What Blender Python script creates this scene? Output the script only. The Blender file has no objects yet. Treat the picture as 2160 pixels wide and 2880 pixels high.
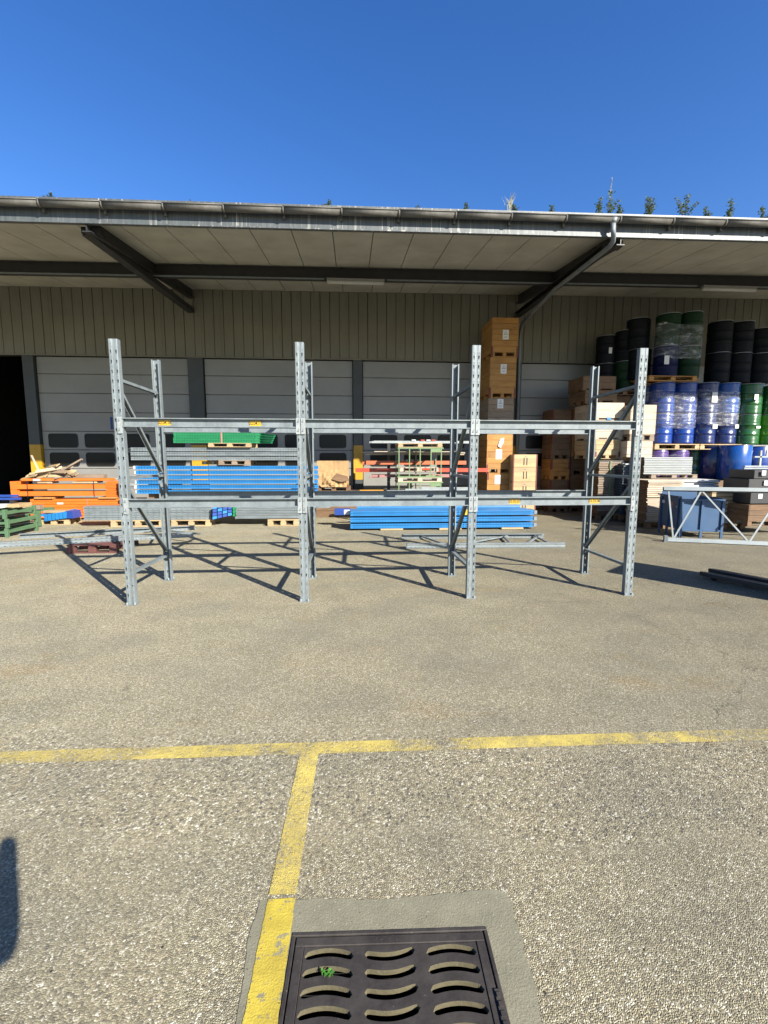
import bpy, bmesh, math, random
from mathutils import Vector, Matrix
random.seed(7)
S = bpy.context.scene
COL = S.collection

# ------------------------------------------------------------------ camera
cam_d = bpy.data.cameras.new('camera'); cam = bpy.data.objects.new('camera', cam_d); COL.objects.link(cam)
cam_d.sensor_fit = 'VERTICAL'; cam_d.sensor_height = 24.0; cam_d.lens = 24.0*1300/2880
cam_d.clip_start = 0.02; cam_d.clip_end = 2000
P_, RO, YA = 0.1181, 0.0011, 0.0679
fw = Vector((math.sin(YA)*math.cos(P_), math.cos(YA)*math.cos(P_), -math.sin(P_)))
rt = Vector((math.cos(YA), -math.sin(YA), 0)); up = rt.cross(fw)
rt, up = rt*math.cos(RO)+up*math.sin(RO), up*math.cos(RO)-rt*math.sin(RO)
m = Matrix((rt, up, -fw)).transposed().to_4x4(); m.translation = (0, 0, 1.6)
cam.matrix_world = m
S.camera = cam

# ------------------------------------------------------------------ sky and sun
SUN = Vector((1.076, -1.32, 1.0)).normalized()          # towards the sun
elev = math.asin(SUN.z); azim = math.atan2(SUN.x, SUN.y)
W = bpy.data.worlds.new('World'); S.world = W; W.use_nodes = True
nt = W.node_tree; nt.nodes.clear()
sky = nt.nodes.new('ShaderNodeTexSky'); sky.sky_type = 'NISHITA'; sky.sun_disc = False
sky.sun_elevation = elev; sky.sun_rotation = azim; sky.altitude = 400
sky.air_density = 1.0; sky.dust_density = 0.6; sky.ozone_density = 2.2
hs = nt.nodes.new('ShaderNodeHueSaturation'); hs.inputs['Saturation'].default_value = 1.32; hs.inputs['Value'].default_value = 1.52; hs.inputs['Hue'].default_value = 0.513
bg = nt.nodes.new('ShaderNodeBackground'); bg.inputs['Strength'].default_value = 0.0515
wo = nt.nodes.new('ShaderNodeOutputWorld')
nt.links.new(sky.outputs[0], hs.inputs['Color']); nt.links.new(hs.outputs[0], bg.inputs[0]); nt.links.new(bg.outputs[0], wo.inputs[0])
sd = bpy.data.lights.new('sun', 'SUN'); sd.energy = 5.0; sd.angle = math.radians(0.5); sd.color = (1.0, 0.94, 0.84)
sun = bpy.data.objects.new('sun', sd); COL.objects.link(sun)
sun.rotation_euler = (-SUN).to_track_quat('-Z', 'Y').to_euler(); sun.location = SUN*40
S.view_settings.view_transform = 'Standard'; S.view_settings.look = 'None'
S.view_settings.gamma = 1.0; S.view_settings.exposure = 1.50; S.view_settings.use_curve_mapping = False
S.render.engine = 'CYCLES'
S.cycles.max_bounces = 6; S.cycles.diffuse_bounces = 2; S.cycles.transparent_max_bounces = 12

# ------------------------------------------------------------------ material helpers
class NT:
    def __init__(s, name):
        s.m = bpy.data.materials.new(name); s.m.use_nodes = True; s.t = s.m.node_tree; s.t.nodes.clear()
    def n(s, typ, **kw):
        o = s.t.nodes.new('ShaderNode'+typ)
        for k, v in kw.items():
            if k in o.inputs: o.inputs[k].default_value = v
            else: setattr(o, k, v)
        return o
    def l(s, a, b): s.t.links.new(a, b)
    def mix(s, f, a, b, mode='MIX'):
        o = s.n('MixRGB', blend_type=mode)
        for i, v in enumerate((f, a, b)):
            if hasattr(v, 'is_output') or isinstance(v, bpy.types.NodeSocket): s.l(v, o.inputs[i])
            elif i == 0: o.inputs[0].default_value = v
            else: o.inputs[i].default_value = (*v, 1)[:4] if len(v) == 3 else v
        return o.outputs[0]
    def math(s, op, a, b=0.0, c=None):
        o = s.n('Math', operation=op)
        for i, v in enumerate((a, b, c)):
            if v is None: continue
            if isinstance(v, bpy.types.NodeSocket): s.l(v, o.inputs[i])
            else: o.inputs[i].default_value = v
        return o.outputs[0]
    def ramp(s, f, stops):
        o = s.n('ValToRGB'); e = o.color_ramp.elements
        while len(e) < len(stops): e.new(0.5)
        for i, (p, c) in enumerate(stops):
            e[i].position = p; e[i].color = (*c, 1) if len(c) == 3 else c
        s.l(f, o.inputs[0]); return o.outputs[0]
    def noise(s, vec, scale, detail=3.0, rough=0.55):
        o = s.n('TexNoise'); o.inputs['Scale'].default_value = scale; o.inputs['Detail'].default_value = detail
        o.inputs['Roughness'].default_value = rough; s.l(vec, o.inputs['Vector']); return o.outputs[0]
    def mapping(s, vec, scale=(1, 1, 1)):
        o = s.n('Mapping'); o.inputs['Scale'].default_value = scale; s.l(vec, o.inputs['Vector']); return o.outputs[0]
    def objvec(s):
        tc = s.n('TexCoord'); oi = s.n('ObjectInfo')
        k = s.math('MULTIPLY', oi.outputs['Random'], 37.0)
        va = s.n('VectorMath', operation='ADD'); s.l(tc.outputs['Object'], va.inputs[0]); s.l(k, va.inputs[1])
        return va.outputs[0], oi.outputs['Random']
    def world(s): return s.n('NewGeometry').outputs['Position']
    def out(s, color, rough=0.5, metal=0.0, bump=None, bstr=0.3, bdist=0.01, spec=0.5, coat=0.0, alpha=None, k=0.625):
        if isinstance(color, bpy.types.NodeSocket): color = s.mix(1.0, color, (k, k, k), 'MULTIPLY')
        else: color = tuple(x*k for x in color)
        b = s.n('BsdfPrincipled')
        if isinstance(color, bpy.types.NodeSocket): s.l(color, b.inputs['Base Color'])
        else: b.inputs['Base Color'].default_value = (*color, 1)
        for k, v in (('Roughness', rough), ('Metallic', metal), ('Specular IOR Level', spec), ('Coat Weight', coat)):
            if isinstance(v, bpy.types.NodeSocket): s.l(v, b.inputs[k])
            else: b.inputs[k].default_value = v
        if alpha is not None: s.l(alpha, b.inputs['Alpha'])
        if bump is not None:
            bp = s.n('Bump'); bp.inputs['Strength'].default_value = bstr; bp.inputs['Distance'].default_value = bdist
            s.l(bump, bp.inputs['Height']); s.l(bp.outputs[0], b.inputs['Normal'])
        o = s.n('OutputMaterial'); s.l(b.outputs[0], o.inputs[0]); return s.m

def scale3(c, k): return tuple(min(1, x*k) for x in c)
def m_paint(name, c, rough=0.45, dirt=0.35, metal=0.0, coat=0.0, dirtcol=(0.09, 0.075, 0.06), spec=0.5):
    t = NT(name); v, r = t.objvec()
    n1 = t.noise(v, 3.5, 5); n2 = t.noise(v, 42, 4)
    base = t.mix(t.ramp(n1, [(0.3, (0, 0, 0)), (0.75, (1, 1, 1))]), scale3(c, 0.82), scale3(c, 1.1))
    d = t.math('MULTIPLY', t.ramp(t.math('MULTIPLY', n1, n2), [(0.26, (0, 0, 0)), (0.44, (1, 1, 1))]), dirt)
    colr = t.mix(d, base, dirtcol)
    rr = t.math('ADD', t.math('MULTIPLY', n2, 0.25), rough-0.1)
    return t.out(colr, rr, metal, n2, 0.06, 0.004, coat=coat, spec=spec)
def m_galv(name, c=(0.222, 0.260, 0.270), rust=0.25, metal=0.12, rough=0.55):
    t = NT(name); v, r = t.objvec()
    vo = t.n('TexVoronoi'); vo.inputs['Scale'].default_value = 55; t.l(v, vo.inputs['Vector'])
    sp = t.ramp(vo.outputs['Color'], [(0.0, (0.3, 0.3, 0.3)), (1.0, (1, 1, 1))])
    n1 = t.noise(t.mapping(v, (1, 1, 0.35)), 7, 6, 0.7); n2 = t.noise(v, 1.6, 3)
    a = t.mix(t.ramp(n1, [(0.3, (0, 0, 0)), (0.7, (1, 1, 1))]), scale3(c, 0.74), scale3(c, 1.22))
    a = t.mix(0.12, a, sp, 'OVERLAY')
    a = t.mix(t.ramp(t.noise(v, 19, 5, 0.7), [(0.6, (0, 0, 0)), (0.72, (0.6, 0.6, 0.6))]), a, scale3(c, 1.45))
    rs = t.math('MULTIPLY', t.ramp(n2, [(0.69, (0, 0, 0)), (0.76, (1, 1, 1))]), rust)
    a = t.mix(rs, a, (0.34, 0.2, 0.09))
    return t.out(a, t.math('ADD', t.math('MULTIPLY', n1, 0.3), rough-0.15), metal, n1, 0.05, 0.003)
def m_wood(name, c1, c2, axis=0, knots=True, rough=0.75, grey=0.0):
    t = NT(name); v, r = t.objvec()
    sc = [14, 14, 14]; sc[axis] = 1.2
    g = t.noise(t.mapping(v, tuple(sc)), 3.0, 6, 0.65)
    g2 = t.noise(t.mapping(v, tuple(x*4 for x in sc)), 3.0, 2)
    col = t.mix(t.ramp(g, [(0.3, (0, 0, 0)), (0.7, (1, 1, 1))]), c1, c2)
    col = t.mix(t.math('MULTIPLY', g2, 0.35), col, scale3(c1, 0.6))
    tint = t.ramp(r, [(0.0, (0.72, 0.70, 0.68)), (0.5, (1, 1, 1)), (1.0, (1.0, 0.9, 0.76))])
    col = t.mix(0.8, col, tint, 'MULTIPLY')
    if knots:
        sk = [7, 7, 7]; sk[axis] = 3
        vo = t.n('TexVoronoi'); vo.inputs['Scale'].default_value = 1.0; t.l(t.mapping(v, tuple(sk)), vo.inputs['Vector'])
        k = t.ramp(vo.outputs['Distance'], [(0.05, (1, 1, 1)), (0.13, (0, 0, 0))])
        col = t.mix(t.math('MULTIPLY', k, 0.75), col, scale3(c1, 0.28))
    st = t.ramp(t.noise(v, 2.2, 4), [(0.5, (0, 0, 0)), (0.78, (0.55, 0.55, 0.55))])
    col = t.mix(st, col, scale3(c1, 0.45))
    return t.out(col, rough, 0, g, 0.25, 0.004)
def m_flat(name, c, rough=0.6, metal=0.0, spec=0.5, coat=0.0):
    t = NT(name); v, r = t.objvec(); n = t.noise(v, 9, 4)
    return t.out(t.mix(n, scale3(c, 0.8), scale3(c, 1.18)), rough, metal, spec=spec, coat=coat)

M = {}
M['galv'] = m_galv('galvanised_steel')
M['galv_white'] = m_galv('bright_zinc', (0.35, 0.385, 0.385), 0.1, 0.1)
M['galv_dark'] = m_galv('weathered_zinc', (0.22, 0.25, 0.27), 0.3)
M['gutter'] = m_galv('gutter_zinc', (0.135, 0.13, 0.115), 0.35, 0.2, 0.55)
M['blue'] = m_paint('blue_paint', (0.022, 0.24, 0.60), 0.42, 0.10)
M['blue_dark'] = m_paint('deep_blue_paint', (0.02, 0.075, 0.36), 0.4, 0.2)
M['blue_slate'] = m_paint('slate_blue_paint', (0.045, 0.12, 0.25), 0.5, 0.3)
M['orange'] = m_paint('orange_paint', (0.98, 0.20, 0.02), 0.45, 0.15)
M['orange_dull'] = m_paint('faded_orange_paint', (0.60, 0.15, 0.055), 0.6, 0.3)
M['red_orange'] = m_paint('red_orange_paint', (0.62, 0.075, 0.03), 0.5, 0.2)
M['pink'] = m_paint('faded_red_paint', (0.5, 0.22, 0.2), 0.7, 0.4)
M['green'] = m_paint('green_paint', (0.015, 0.27, 0.10), 0.45, 0.15)
M['green_dull'] = m_paint('dull_green_paint', (0.10, 0.20, 0.10), 0.55, 0.3)
M['green_pale'] = m_paint('pale_green_paint', (0.20, 0.31, 0.14), 0.6, 0.3)
M['red_brown'] = m_paint('red_brown_paint', (0.20, 0.035, 0.022), 0.6, 0.3)
M['red_wood'] = m_wood('red_stained_wood', (0.13, 0.04, 0.035), (0.25, 0.09, 0.075), 0)
M['yellow'] = m_paint('yellow_paint', (0.66, 0.37, 0.015), 0.5, 0.3)
M['yellow_bar'] = m_paint('yellow_bar_paint', (0.72, 0.33, 0.02), 0.5, 0.1)
M['sticker'] = m_flat('sticker_yellow', (0.83, 0.50, 0.015), 0.5)
M['ink'] = m_flat('black_ink', (0.02, 0.018, 0.015), 0.6)
M['steel_dark'] = m_paint('dark_grey_steel', (0.032, 0.033, 0.033), 0.5, 0.25)
M['column'] = m_paint('anthracite_column', (0.055, 0.064, 0.066), 0.55, 0.2)
M['black'] = m_flat('black_rubber', (0.012, 0.012, 0.012), 0.7)
M['charcoal'] = m_paint('charcoal_plastic', (0.035, 0.037, 0.04), 0.5, 0.2)
M['door'] = None
M['paper'] = m_flat('white_paper', (0.95, 0.95, 0.93), 0.7)
M['grey_ink'] = m_flat('grey_ink', (0.2, 0.2, 0.2), 0.7)
M['blue_ink'] = m_flat('blue_numeral', (0.02, 0.06, 0.25), 0.6)
M['white'] = m_paint('white_sheet', (0.72, 0.73, 0.72), 0.5, 0.2)
M['grey_slab'] = m_paint('grey_slab', (0.40, 0.43, 0.42), 0.6, 0.25)
M['grey_board'] = m_paint('grey_board', (0.24, 0.23, 0.22), 0.7, 0.2)
M['dim_slats'] = m_paint('slate_slats', (0.035, 0.06, 0.09), 0.6, 0.3)
M['lamp'] = m_flat('lamp_diffuser', (0.62, 0.62, 0.58), 0.35)
M['lamp_body'] = m_flat('lamp_body', (0.3, 0.3, 0.28), 0.5)
M['kraft'] = m_wood('kraft_paper', (0.50, 0.33, 0.16), (0.60, 0.41, 0.21), 2, False, 0.8)
WA = {}
for ax, nm in enumerate('xyz'):
    WA['pine', ax] = m_wood('pine_board_'+nm, (0.50, 0.36, 0.19), (0.68, 0.53, 0.31), ax)
    WA['honey', ax] = m_wood('honey_board_'+nm, (0.47, 0.22, 0.052), (0.66, 0.36, 0.10), ax)
    WA['pale', ax] = m_wood('pale_board_'+nm, (0.58, 0.48, 0.36), (0.78, 0.68, 0.55), ax)
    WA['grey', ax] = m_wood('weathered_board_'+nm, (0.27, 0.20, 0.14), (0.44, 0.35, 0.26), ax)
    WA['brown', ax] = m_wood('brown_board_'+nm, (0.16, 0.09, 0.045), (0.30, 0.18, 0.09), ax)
    WA['ply', ax] = m_wood('plywood_'+nm, (0.60, 0.43, 0.22), (0.72, 0.54, 0.31), ax, False)
    WA['red', ax] = m_wood('red_wood_'+nm, (0.12, 0.04, 0.035), (0.22, 0.085, 0.07), ax)

def mat_door():
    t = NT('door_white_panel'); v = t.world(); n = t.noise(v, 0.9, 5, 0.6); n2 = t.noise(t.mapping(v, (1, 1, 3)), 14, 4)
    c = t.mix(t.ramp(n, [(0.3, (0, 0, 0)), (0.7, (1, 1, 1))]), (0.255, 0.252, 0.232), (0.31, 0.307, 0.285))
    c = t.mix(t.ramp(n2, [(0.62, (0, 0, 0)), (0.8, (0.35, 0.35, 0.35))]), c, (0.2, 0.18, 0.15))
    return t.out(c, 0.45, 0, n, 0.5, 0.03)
M['door'] = mat_door()
def mat_clad():
    t = NT('olive_cladding'); v = t.world(); n = t.noise(v, 0.7, 4); st = t.noise(t.mapping(v, (9, 9, 0.5)), 3.5, 6, 0.7)
    c = t.mix(t.ramp(n, [(0.3, (0, 0, 0)), (0.7, (1, 1, 1))]), (0.125, 0.121, 0.094), (0.158, 0.153, 0.12))
    c = t.mix(t.ramp(st, [(0.55, (0, 0, 0)), (0.75, (0.8, 0.8, 0.8))]), c, (0.075, 0.068, 0.048))
    dots = t.noise(v, 16, 2); c = t.mix(t.ramp(dots, [(0.74, (0, 0, 0)), (0.78, (0.7, 0.7, 0.7))]), c, (0.04, 0.032, 0.02))
    return t.out(c, 0.7, 0, st, 0.1, 0.01, k=0.90)
M['clad'] = mat_clad()
def mat_soffit():
    t = NT('soffit_panel'); v = t.world(); n = t.noise(v, 1.4, 5, 0.6); st = t.noise(t.mapping(v, (40, 1, 1)), 1.5, 3)
    c = t.mix(t.ramp(n, [(0.35, (0, 0, 0)), (0.7, (1, 1, 1))]), (0.34, 0.335, 0.285), (0.46, 0.45, 0.395))
    c = t.mix(t.math('MULTIPLY', st, 0.25), c, (0.26, 0.24, 0.2))
    c = t.mix(t.ramp(t.noise(v, 3.3, 6, 0.7), [(0.62, (0, 0, 0)), (0.8, (0.6, 0.6, 0.6))]), c, (0.19, 0.14, 0.09))
    return t.out(c, 0.8, 0, st, 0.15, 0.006, k=0.98)
M['soffit'] = mat_soffit()
def mat_fascia():
    t = NT('stained_fascia_steel'); v = t.world(); st = t.noise(t.mapping(v, (10, 10, 0.4)), 1.7, 6, 0.75)
    big = t.noise(v, 0.6, 2)
    c = t.mix(t.ramp(st, [(0.3, (0, 0, 0)), (0.7, (1, 1, 1))]), (0.075, 0.085, 0.087), (0.15, 0.172, 0.175))
    k = t.math('MULTIPLY', t.ramp(t.noise(t.mapping(v, (16, 16, 0.25)), 1.3, 3, 0.8), [(0.56, (0, 0, 0)), (0.66, (1, 1, 1))]), t.ramp(big, [(0.4, (0.1, 0.1, 0.1)), (0.62, (0.9, 0.9, 0.9))]))
    c = t.mix(k, c, (0.55, 0.53, 0.47))
    return t.out(c, 0.5, 0.2, st, 0.1, 0.004)
M['fascia'] = mat_fascia()
def mat_pane():
    t = NT('dark_window_pane'); v = t.world(); n = t.noise(v, 5, 4)
    c = t.mix(n, (0.006, 0.006, 0.005), (0.022, 0.021, 0.018))
    return t.out(c, 0.3, 0, spec=0.2)
M['pane'] = mat_pane()
def mat_iron():
    t = NT('cast_iron'); v = t.world(); n = t.noise(v, 90, 4); n2 = t.noise(v, 9, 5, 0.7)
    c = t.mix(t.ramp(n2, [(0.35, (0, 0, 0)), (0.7, (1, 1, 1))]), (0.034, 0.029, 0.027), (0.075, 0.066, 0.059))
    c = t.mix(t.ramp(n, [(0.68, (0, 0, 0)), (0.76, (0.5, 0.5, 0.5))]), c, (0.25, 0.22, 0.16))
    return t.out(c, 0.65, 0.0, n, 0.3, 0.002, spec=0.25)
M['iron'] = mat_iron()
def mat_silt():
    t = NT('dry_silt'); v = t.world(); n = t.noise(v, 60, 5, 0.7)
    c = t.mix(n, (0.07, 0.06, 0.032), (0.19, 0.165, 0.09))
    return t.out(c, 0.9, 0, n, 0.6, 0.004)
M['silt'] = mat_silt()
def mat_drum(name, c, rough=0.22, dirt=0.15, coat=0.3, spec=0.5):
    t = NT(name); v, r = t.objvec(); n = t.noise(v, 3, 5); n2 = t.noise(t.mapping(v, (1, 1, 0.3)), 14, 5)
    col = t.mix(n, scale3(c, 0.75), scale3(c, 1.2))
    col = t.mix(t.math('MULTIPLY', t.ramp(n2, [(0.58, (0, 0, 0)), (0.75, (1, 1, 1))]), dirt), col, (0.16, 0.14, 0.11))
    return t.out(col, t.math('ADD', t.math('MULTIPLY', n2, 0.25), rough-0.08), 0.0, n, 0.08, 0.01, coat=coat, spec=spec)
M['drum_blue'] = mat_drum('blue_drum_enamel', (0.012, 0.055, 0.30))
M['drum_navy'] = mat_drum('navy_drum_enamel', (0.012, 0.028, 0.13))
M['drum_royal'] = mat_drum('royal_blue_enamel', (0.008, 0.085, 0.37))
M['drum_green'] = mat_drum('green_drum_enamel', (0.022, 0.125, 0.03))
M['drum_lime'] = mat_drum('lime_drum_enamel', (0.10, 0.37, 0.01))
M['drum_forest'] = mat_drum('forest_drum_enamel', (0.012, 0.085, 0.03))
M['drum_purple'] = mat_drum('purple_drum_enamel', (0.12, 0.07, 0.25))
M['drum_shade_black'] = mat_drum('shade_black_drum_enamel', (0.006, 0.008, 0.012), 0.55, 0.04, 0, 0.15)  # this and the next two drum colours have the canopy shade painted in
M['drum_shade_green'] = mat_drum('shade_green_drum_enamel', (0.004, 0.032, 0.010), 0.5, 0.04, 0, 0.2)
M['drum_shade_blue'] = mat_drum('shade_blue_drum_enamel', (0.004, 0.008, 0.06), 0.5, 0.04, 0, 0.2)
M['drum_rim'] = m_flat('drum_rim_steel', (0.42, 0.44, 0.48), 0.3, 0.7)
def mat_leaf(name, c1, c2):
    t = NT(name); v, r = t.objvec(); n = t.noise(v, 25, 2)
    t.m.use_nodes = True
    b = t.n('BsdfPrincipled'); t.l(t.mix(n, c1, c2), b.inputs['Base Color']); b.inputs['Roughness'].default_value = 0.45
    tr = t.n('BsdfTranslucent'); t.l(t.mix(n, c1, c2), tr.inputs[0]); mx = t.n('MixShader'); mx.inputs[0].default_value = 0.3
    t.l(b.outputs[0], mx.inputs[1]); t.l(tr.outputs[0], mx.inputs[2]); o = t.n('OutputMaterial'); t.l(mx.outputs[0], o.inputs[0]); return t.m
M['leaf'] = mat_leaf('shrub_leaf', (0.055, 0.085, 0.03), (0.19, 0.23, 0.11))
M['leaf_dark'] = mat_leaf('dark_moss', (0.03, 0.045, 0.015), (0.07, 0.085, 0.03))
M['grass'] = mat_leaf('dry_grass', (0.20, 0.20, 0.10), (0.35, 0.33, 0.2))
M['sprout'] = mat_leaf('green_sprout', (0.05, 0.19, 0.02), (0.09, 0.28, 0.04))
M['twig'] = m_flat('twig', (0.10, 0.07, 0.045), 0.8)
def mat_wrap():
    t = NT('clear_stretch_film'); v, r = t.objvec()
    n = t.noise(t.mapping(v, (1.2, 1.2, 9)), 2.5, 6, 0.75); n2 = t.noise(v, 6, 5, 0.7)
    a = t.math('MULTIPLY', t.ramp(t.math('MULTIPLY', n, t.math('ADD', n2, 0.5)), [(0.50, (0, 0, 0)), (0.80, (1, 1, 1))]), 0.55)
    a = t.math('ADD', a, 0.06)
    return t.out((0.95, 0.97, 1.0), 0.22, 0, n2, 0.8, 0.03, alpha=a, spec=0.7)
M['wrap'] = mat_wrap()

# ---- ground: exposed aggregate. Same colour field is shared by slab, worn paint
def ground_field(t, coarse=True):
    v = t.world()
    wob = t.n('VectorMath', operation='ADD'); nz = t.n('TexNoise'); nz.inputs['Scale'].default_value = 60; t.l(v, nz.inputs['Vector'])
    sc = t.n('VectorMath', operation='SCALE'); sc.inputs['Scale'].default_value = 0.006; t.l(nz.outputs['Color'], sc.inputs[0])
    t.l(v, wob.inputs[0]); t.l(sc.outputs[0], wob.inputs[1]); w = wob.outputs[0]
    def agg(scale, dark):
        c = t.n('TexVoronoi'); c.inputs['Scale'].default_value = scale; t.l(w, c.inputs['Vector'])
        e = t.n('TexVoronoi', feature='DISTANCE_TO_EDGE'); e.inputs['Scale'].default_value = scale; t.l(w, e.inputs['Vector'])
        sep = t.n('SeparateColor'); t.l(c.outputs['Color'], sep.inputs[0])
        stone = t.ramp(sep.outputs[0], [(0.0, (0.21, 0.19, 0.145)), (0.2, (0.34, 0.30, 0.198)), (0.5, (0.44, 0.393, 0.258)), (0.8, (0.56, 0.50, 0.335)), (0.94, (0.74, 0.69, 0.52)), (1.0, (0.90, 0.87, 0.72))])
        gap = t.ramp(e.outputs['Distance'], [(0.0, (1, 1, 1)), (dark, (0, 0, 0))])
        col = t.mix(t.math('MULTIPLY', gap, 0.74), stone, (0.10, 0.088, 0.06))
        hgt = t.math('ADD', t.math('MULTIPLY', t.ramp(e.outputs['Distance'], [(0.0, (0, 0, 0)), (0.35, (1, 1, 1))]), 0.7), t.math('MULTIPLY', sep.outputs[1], 0.6))
        return col, hgt, gap
    c1, h1, g1 = agg(150, 0.10)
    c2, h2, g2 = agg(92, 0.12)
    sx = t.n('SeparateXYZ'); t.l(v, sx.inputs[0])
    # band of worn, pitted surface just in front of the long yellow line
    yy = t.math('ADD', sx.outputs[1], t.math('MULTIPLY', t.math('SUBTRACT', t.noise(v, 1.3, 4), 0.5), 0.8))
    xl = t.math('MULTIPLY', sx.outputs[0], 0.10)
    b1 = t.ramp(t.math('MULTIPLY', t.math('ADD', yy, xl), 0.25), [(0.44, (0, 0, 0)), (0.465, (1, 1, 1)), (0.60, (1, 1, 1)), (0.66, (0.15, 0.15, 0.15))])
    band = t.math('MULTIPLY', b1, 0.9)
    col = t.mix(band, c1, c2)
    hm = t.n('Mix', data_type='FLOAT'); t.l(band, hm.inputs[0]); t.l(h1, hm.inputs[2]); t.l(h2, hm.inputs[3]); hgt = hm.outputs[0]
    # pits where a stone has gone
    pv = t.n('TexVoronoi'); pv.inputs['Scale'].default_value = 42; t.l(w, pv.inputs['Vector'])
    pc = t.n('SeparateColor'); t.l(pv.outputs['Color'], pc.inputs[0])
    pit = t.math('MULTIPLY', t.math('MULTIPLY', t.ramp(pv.outputs['Distance'], [(0.28, (1, 1, 1)), (0.36, (0, 0, 0))]), t.ramp(pc.outputs[0], [(0.52, (0, 0, 0)), (0.56, (1, 1, 1))])), band)
    col = t.mix(t.math('MULTIPLY', pit, 0.78), col, (0.125, 0.12, 0.115))
    hgt = t.math('SUBTRACT', hgt, t.math('MULTIPLY', pit, 0.9))
    # broad tonal variation, rusty and oily patches
    big = t.noise(v, 0.5, 5, 0.6)
    col = t.mix(t.ramp(big, [(0.32, (0.55, 0.55, 0.55)), (0.62, (0, 0, 0))]), col, t.mix(1.0, col, (0.74, 0.78, 0.80), 'MULTIPLY'))
    col = t.mix(t.ramp(t.noise(v, 1.9, 5, 0.65), [(0.40, (0.6, 0.6, 0.6)), (0.56, (0, 0, 0))]), col, t.mix(1.0, col, (0.80, 0.81, 0.82), 'MULTIPLY'))
    rust = t.ramp(t.noise(t.mapping(v, (0.8, 1.3, 1)), 0.8, 6, 0.7), [(0.56, (0, 0, 0)), (0.72, (0.7, 0.7, 0.7))])
    col = t.mix(rust, col, t.mix(1.0, col, (1.04, 0.84, 0.58), 'MULTIPLY'))
    # smoother, greyer worn patches and faint wheel tracks
    sm = t.ramp(t.noise(t.mapping(v, (0.9, 1.5, 1)), 1.1, 4, 0.5), [(0.44, (0, 0, 0)), (0.66, (0.55, 0.55, 0.55))])
    col = t.mix(sm, col, t.mix(0.45, t.mix(1.0, col, (0.80, 0.83, 0.86), 'MULTIPLY'), (0.26, 0.245, 0.195)))
    tr = t.math('ABSOLUTE', t.math('SUBTRACT', t.math('FRACT', t.math('ADD', t.math('MULTIPLY', sx.outputs[0], 0.37), t.math('MULTIPLY', sx.outputs[1], 0.11))), 0.5))
    trk = t.math('MULTIPLY', t.ramp(tr, [(0.0, (1, 1, 1)), (0.09, (0, 0, 0))]), t.ramp(t.noise(v, 1.3, 4), [(0.45, (0, 0, 0)), (0.7, (0.45, 0.45, 0.45))]))
    col = t.mix(trk, col, t.mix(1.0, col, (0.72, 0.71, 0.70), 'MULTIPLY'))
    oil = t.ramp(t.noise(v, 2.7, 2, 0.4), [(0.735, (0, 0, 0)), (0.77, (0.5, 0.5, 0.5))])
    col = t.mix(oil, col, t.mix(1.0, col, (0.5, 0.49, 0.47), 'MULTIPLY'))
    grit = t.n('TexVoronoi'); grit.inputs['Scale'].default_value = 19; t.l(w, grit.inputs['Vector']); gs = t.n('SeparateColor'); t.l(grit.outputs['Color'], gs.inputs[0])
    spk = t.math('MULTIPLY', t.ramp(grit.outputs['Distance'], [(0.07, (1, 1, 1)), (0.11, (0, 0, 0))]), t.ramp(gs.outputs[0], [(0.80, (0, 0, 0)), (0.82, (1, 1, 1))]))
    col = t.mix(spk, col, t.ramp(gs.outputs[1], [(0.45, (0.05, 0.045, 0.035)), (0.55, (0.85, 0.82, 0.72))]))
    # a pale dusty left, a browner greyer right
    gx = t.math('ADD', t.math('MULTIPLY', sx.outputs[0], 0.10), 0.5)
    gx = t.math('ADD', gx, t.math('MULTIPLY', t.math('SUBTRACT', big, 0.5), 0.8))
    col = t.mix(t.ramp(gx, [(0.2, (0, 0, 0)), (0.95, (1, 1, 1))]), t.mix(1.0, col, (1.16, 1.14, 1.10), 'MULTIPLY'), t.mix(1.0, col, (0.72, 0.705, 0.69), 'MULTIPLY'))
    # cracks
    cw = t.n('VectorMath', operation='ADD'); cn = t.n('TexNoise'); cn.inputs['Scale'].default_value = 5; cn.inputs['Detail'].default_value = 5; t.l(v, cn.inputs['Vector'])
    cs = t.n('VectorMath', operation='SCALE'); cs.inputs['Scale'].default_value = 0.35; t.l(cn.outputs['Color'], cs.inputs[0]); t.l(v, cw.inputs[0]); t.l(cs.outputs[0], cw.inputs[1])
    ce = t.n('TexVoronoi', feature='DISTANCE_TO_EDGE'); ce.inputs['Scale'].default_value = 0.55; t.l(cw.outputs[0], ce.inputs['Vector'])
    cr = t.math('MULTIPLY', t.ramp(ce.outputs['Distance'], [(0.0008, (1, 1, 1)), (0.0032, (0, 0, 0))]), t.ramp(t.math('ADD', t.math('MULTIPLY', sx.outputs[0], 0.25), 0.1), [(0.35, (0, 0, 0)), (0.6, (0.5, 0.5, 0.5))]))
    col = t.mix(cr, col, (0.05, 0.045, 0.035))
    hgt = t.math('SUBTRACT', hgt, cr)
    return v, col, hgt, g1, band
def mat_ground():
    t = NT('exposed_aggregate'); v, c, h, g, b = ground_field(t)
    return t.out(c, 0.85, 0, h, 0.75, 0.0045, spec=0.25, k=0.655)
M['ground'] = mat_ground()
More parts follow.
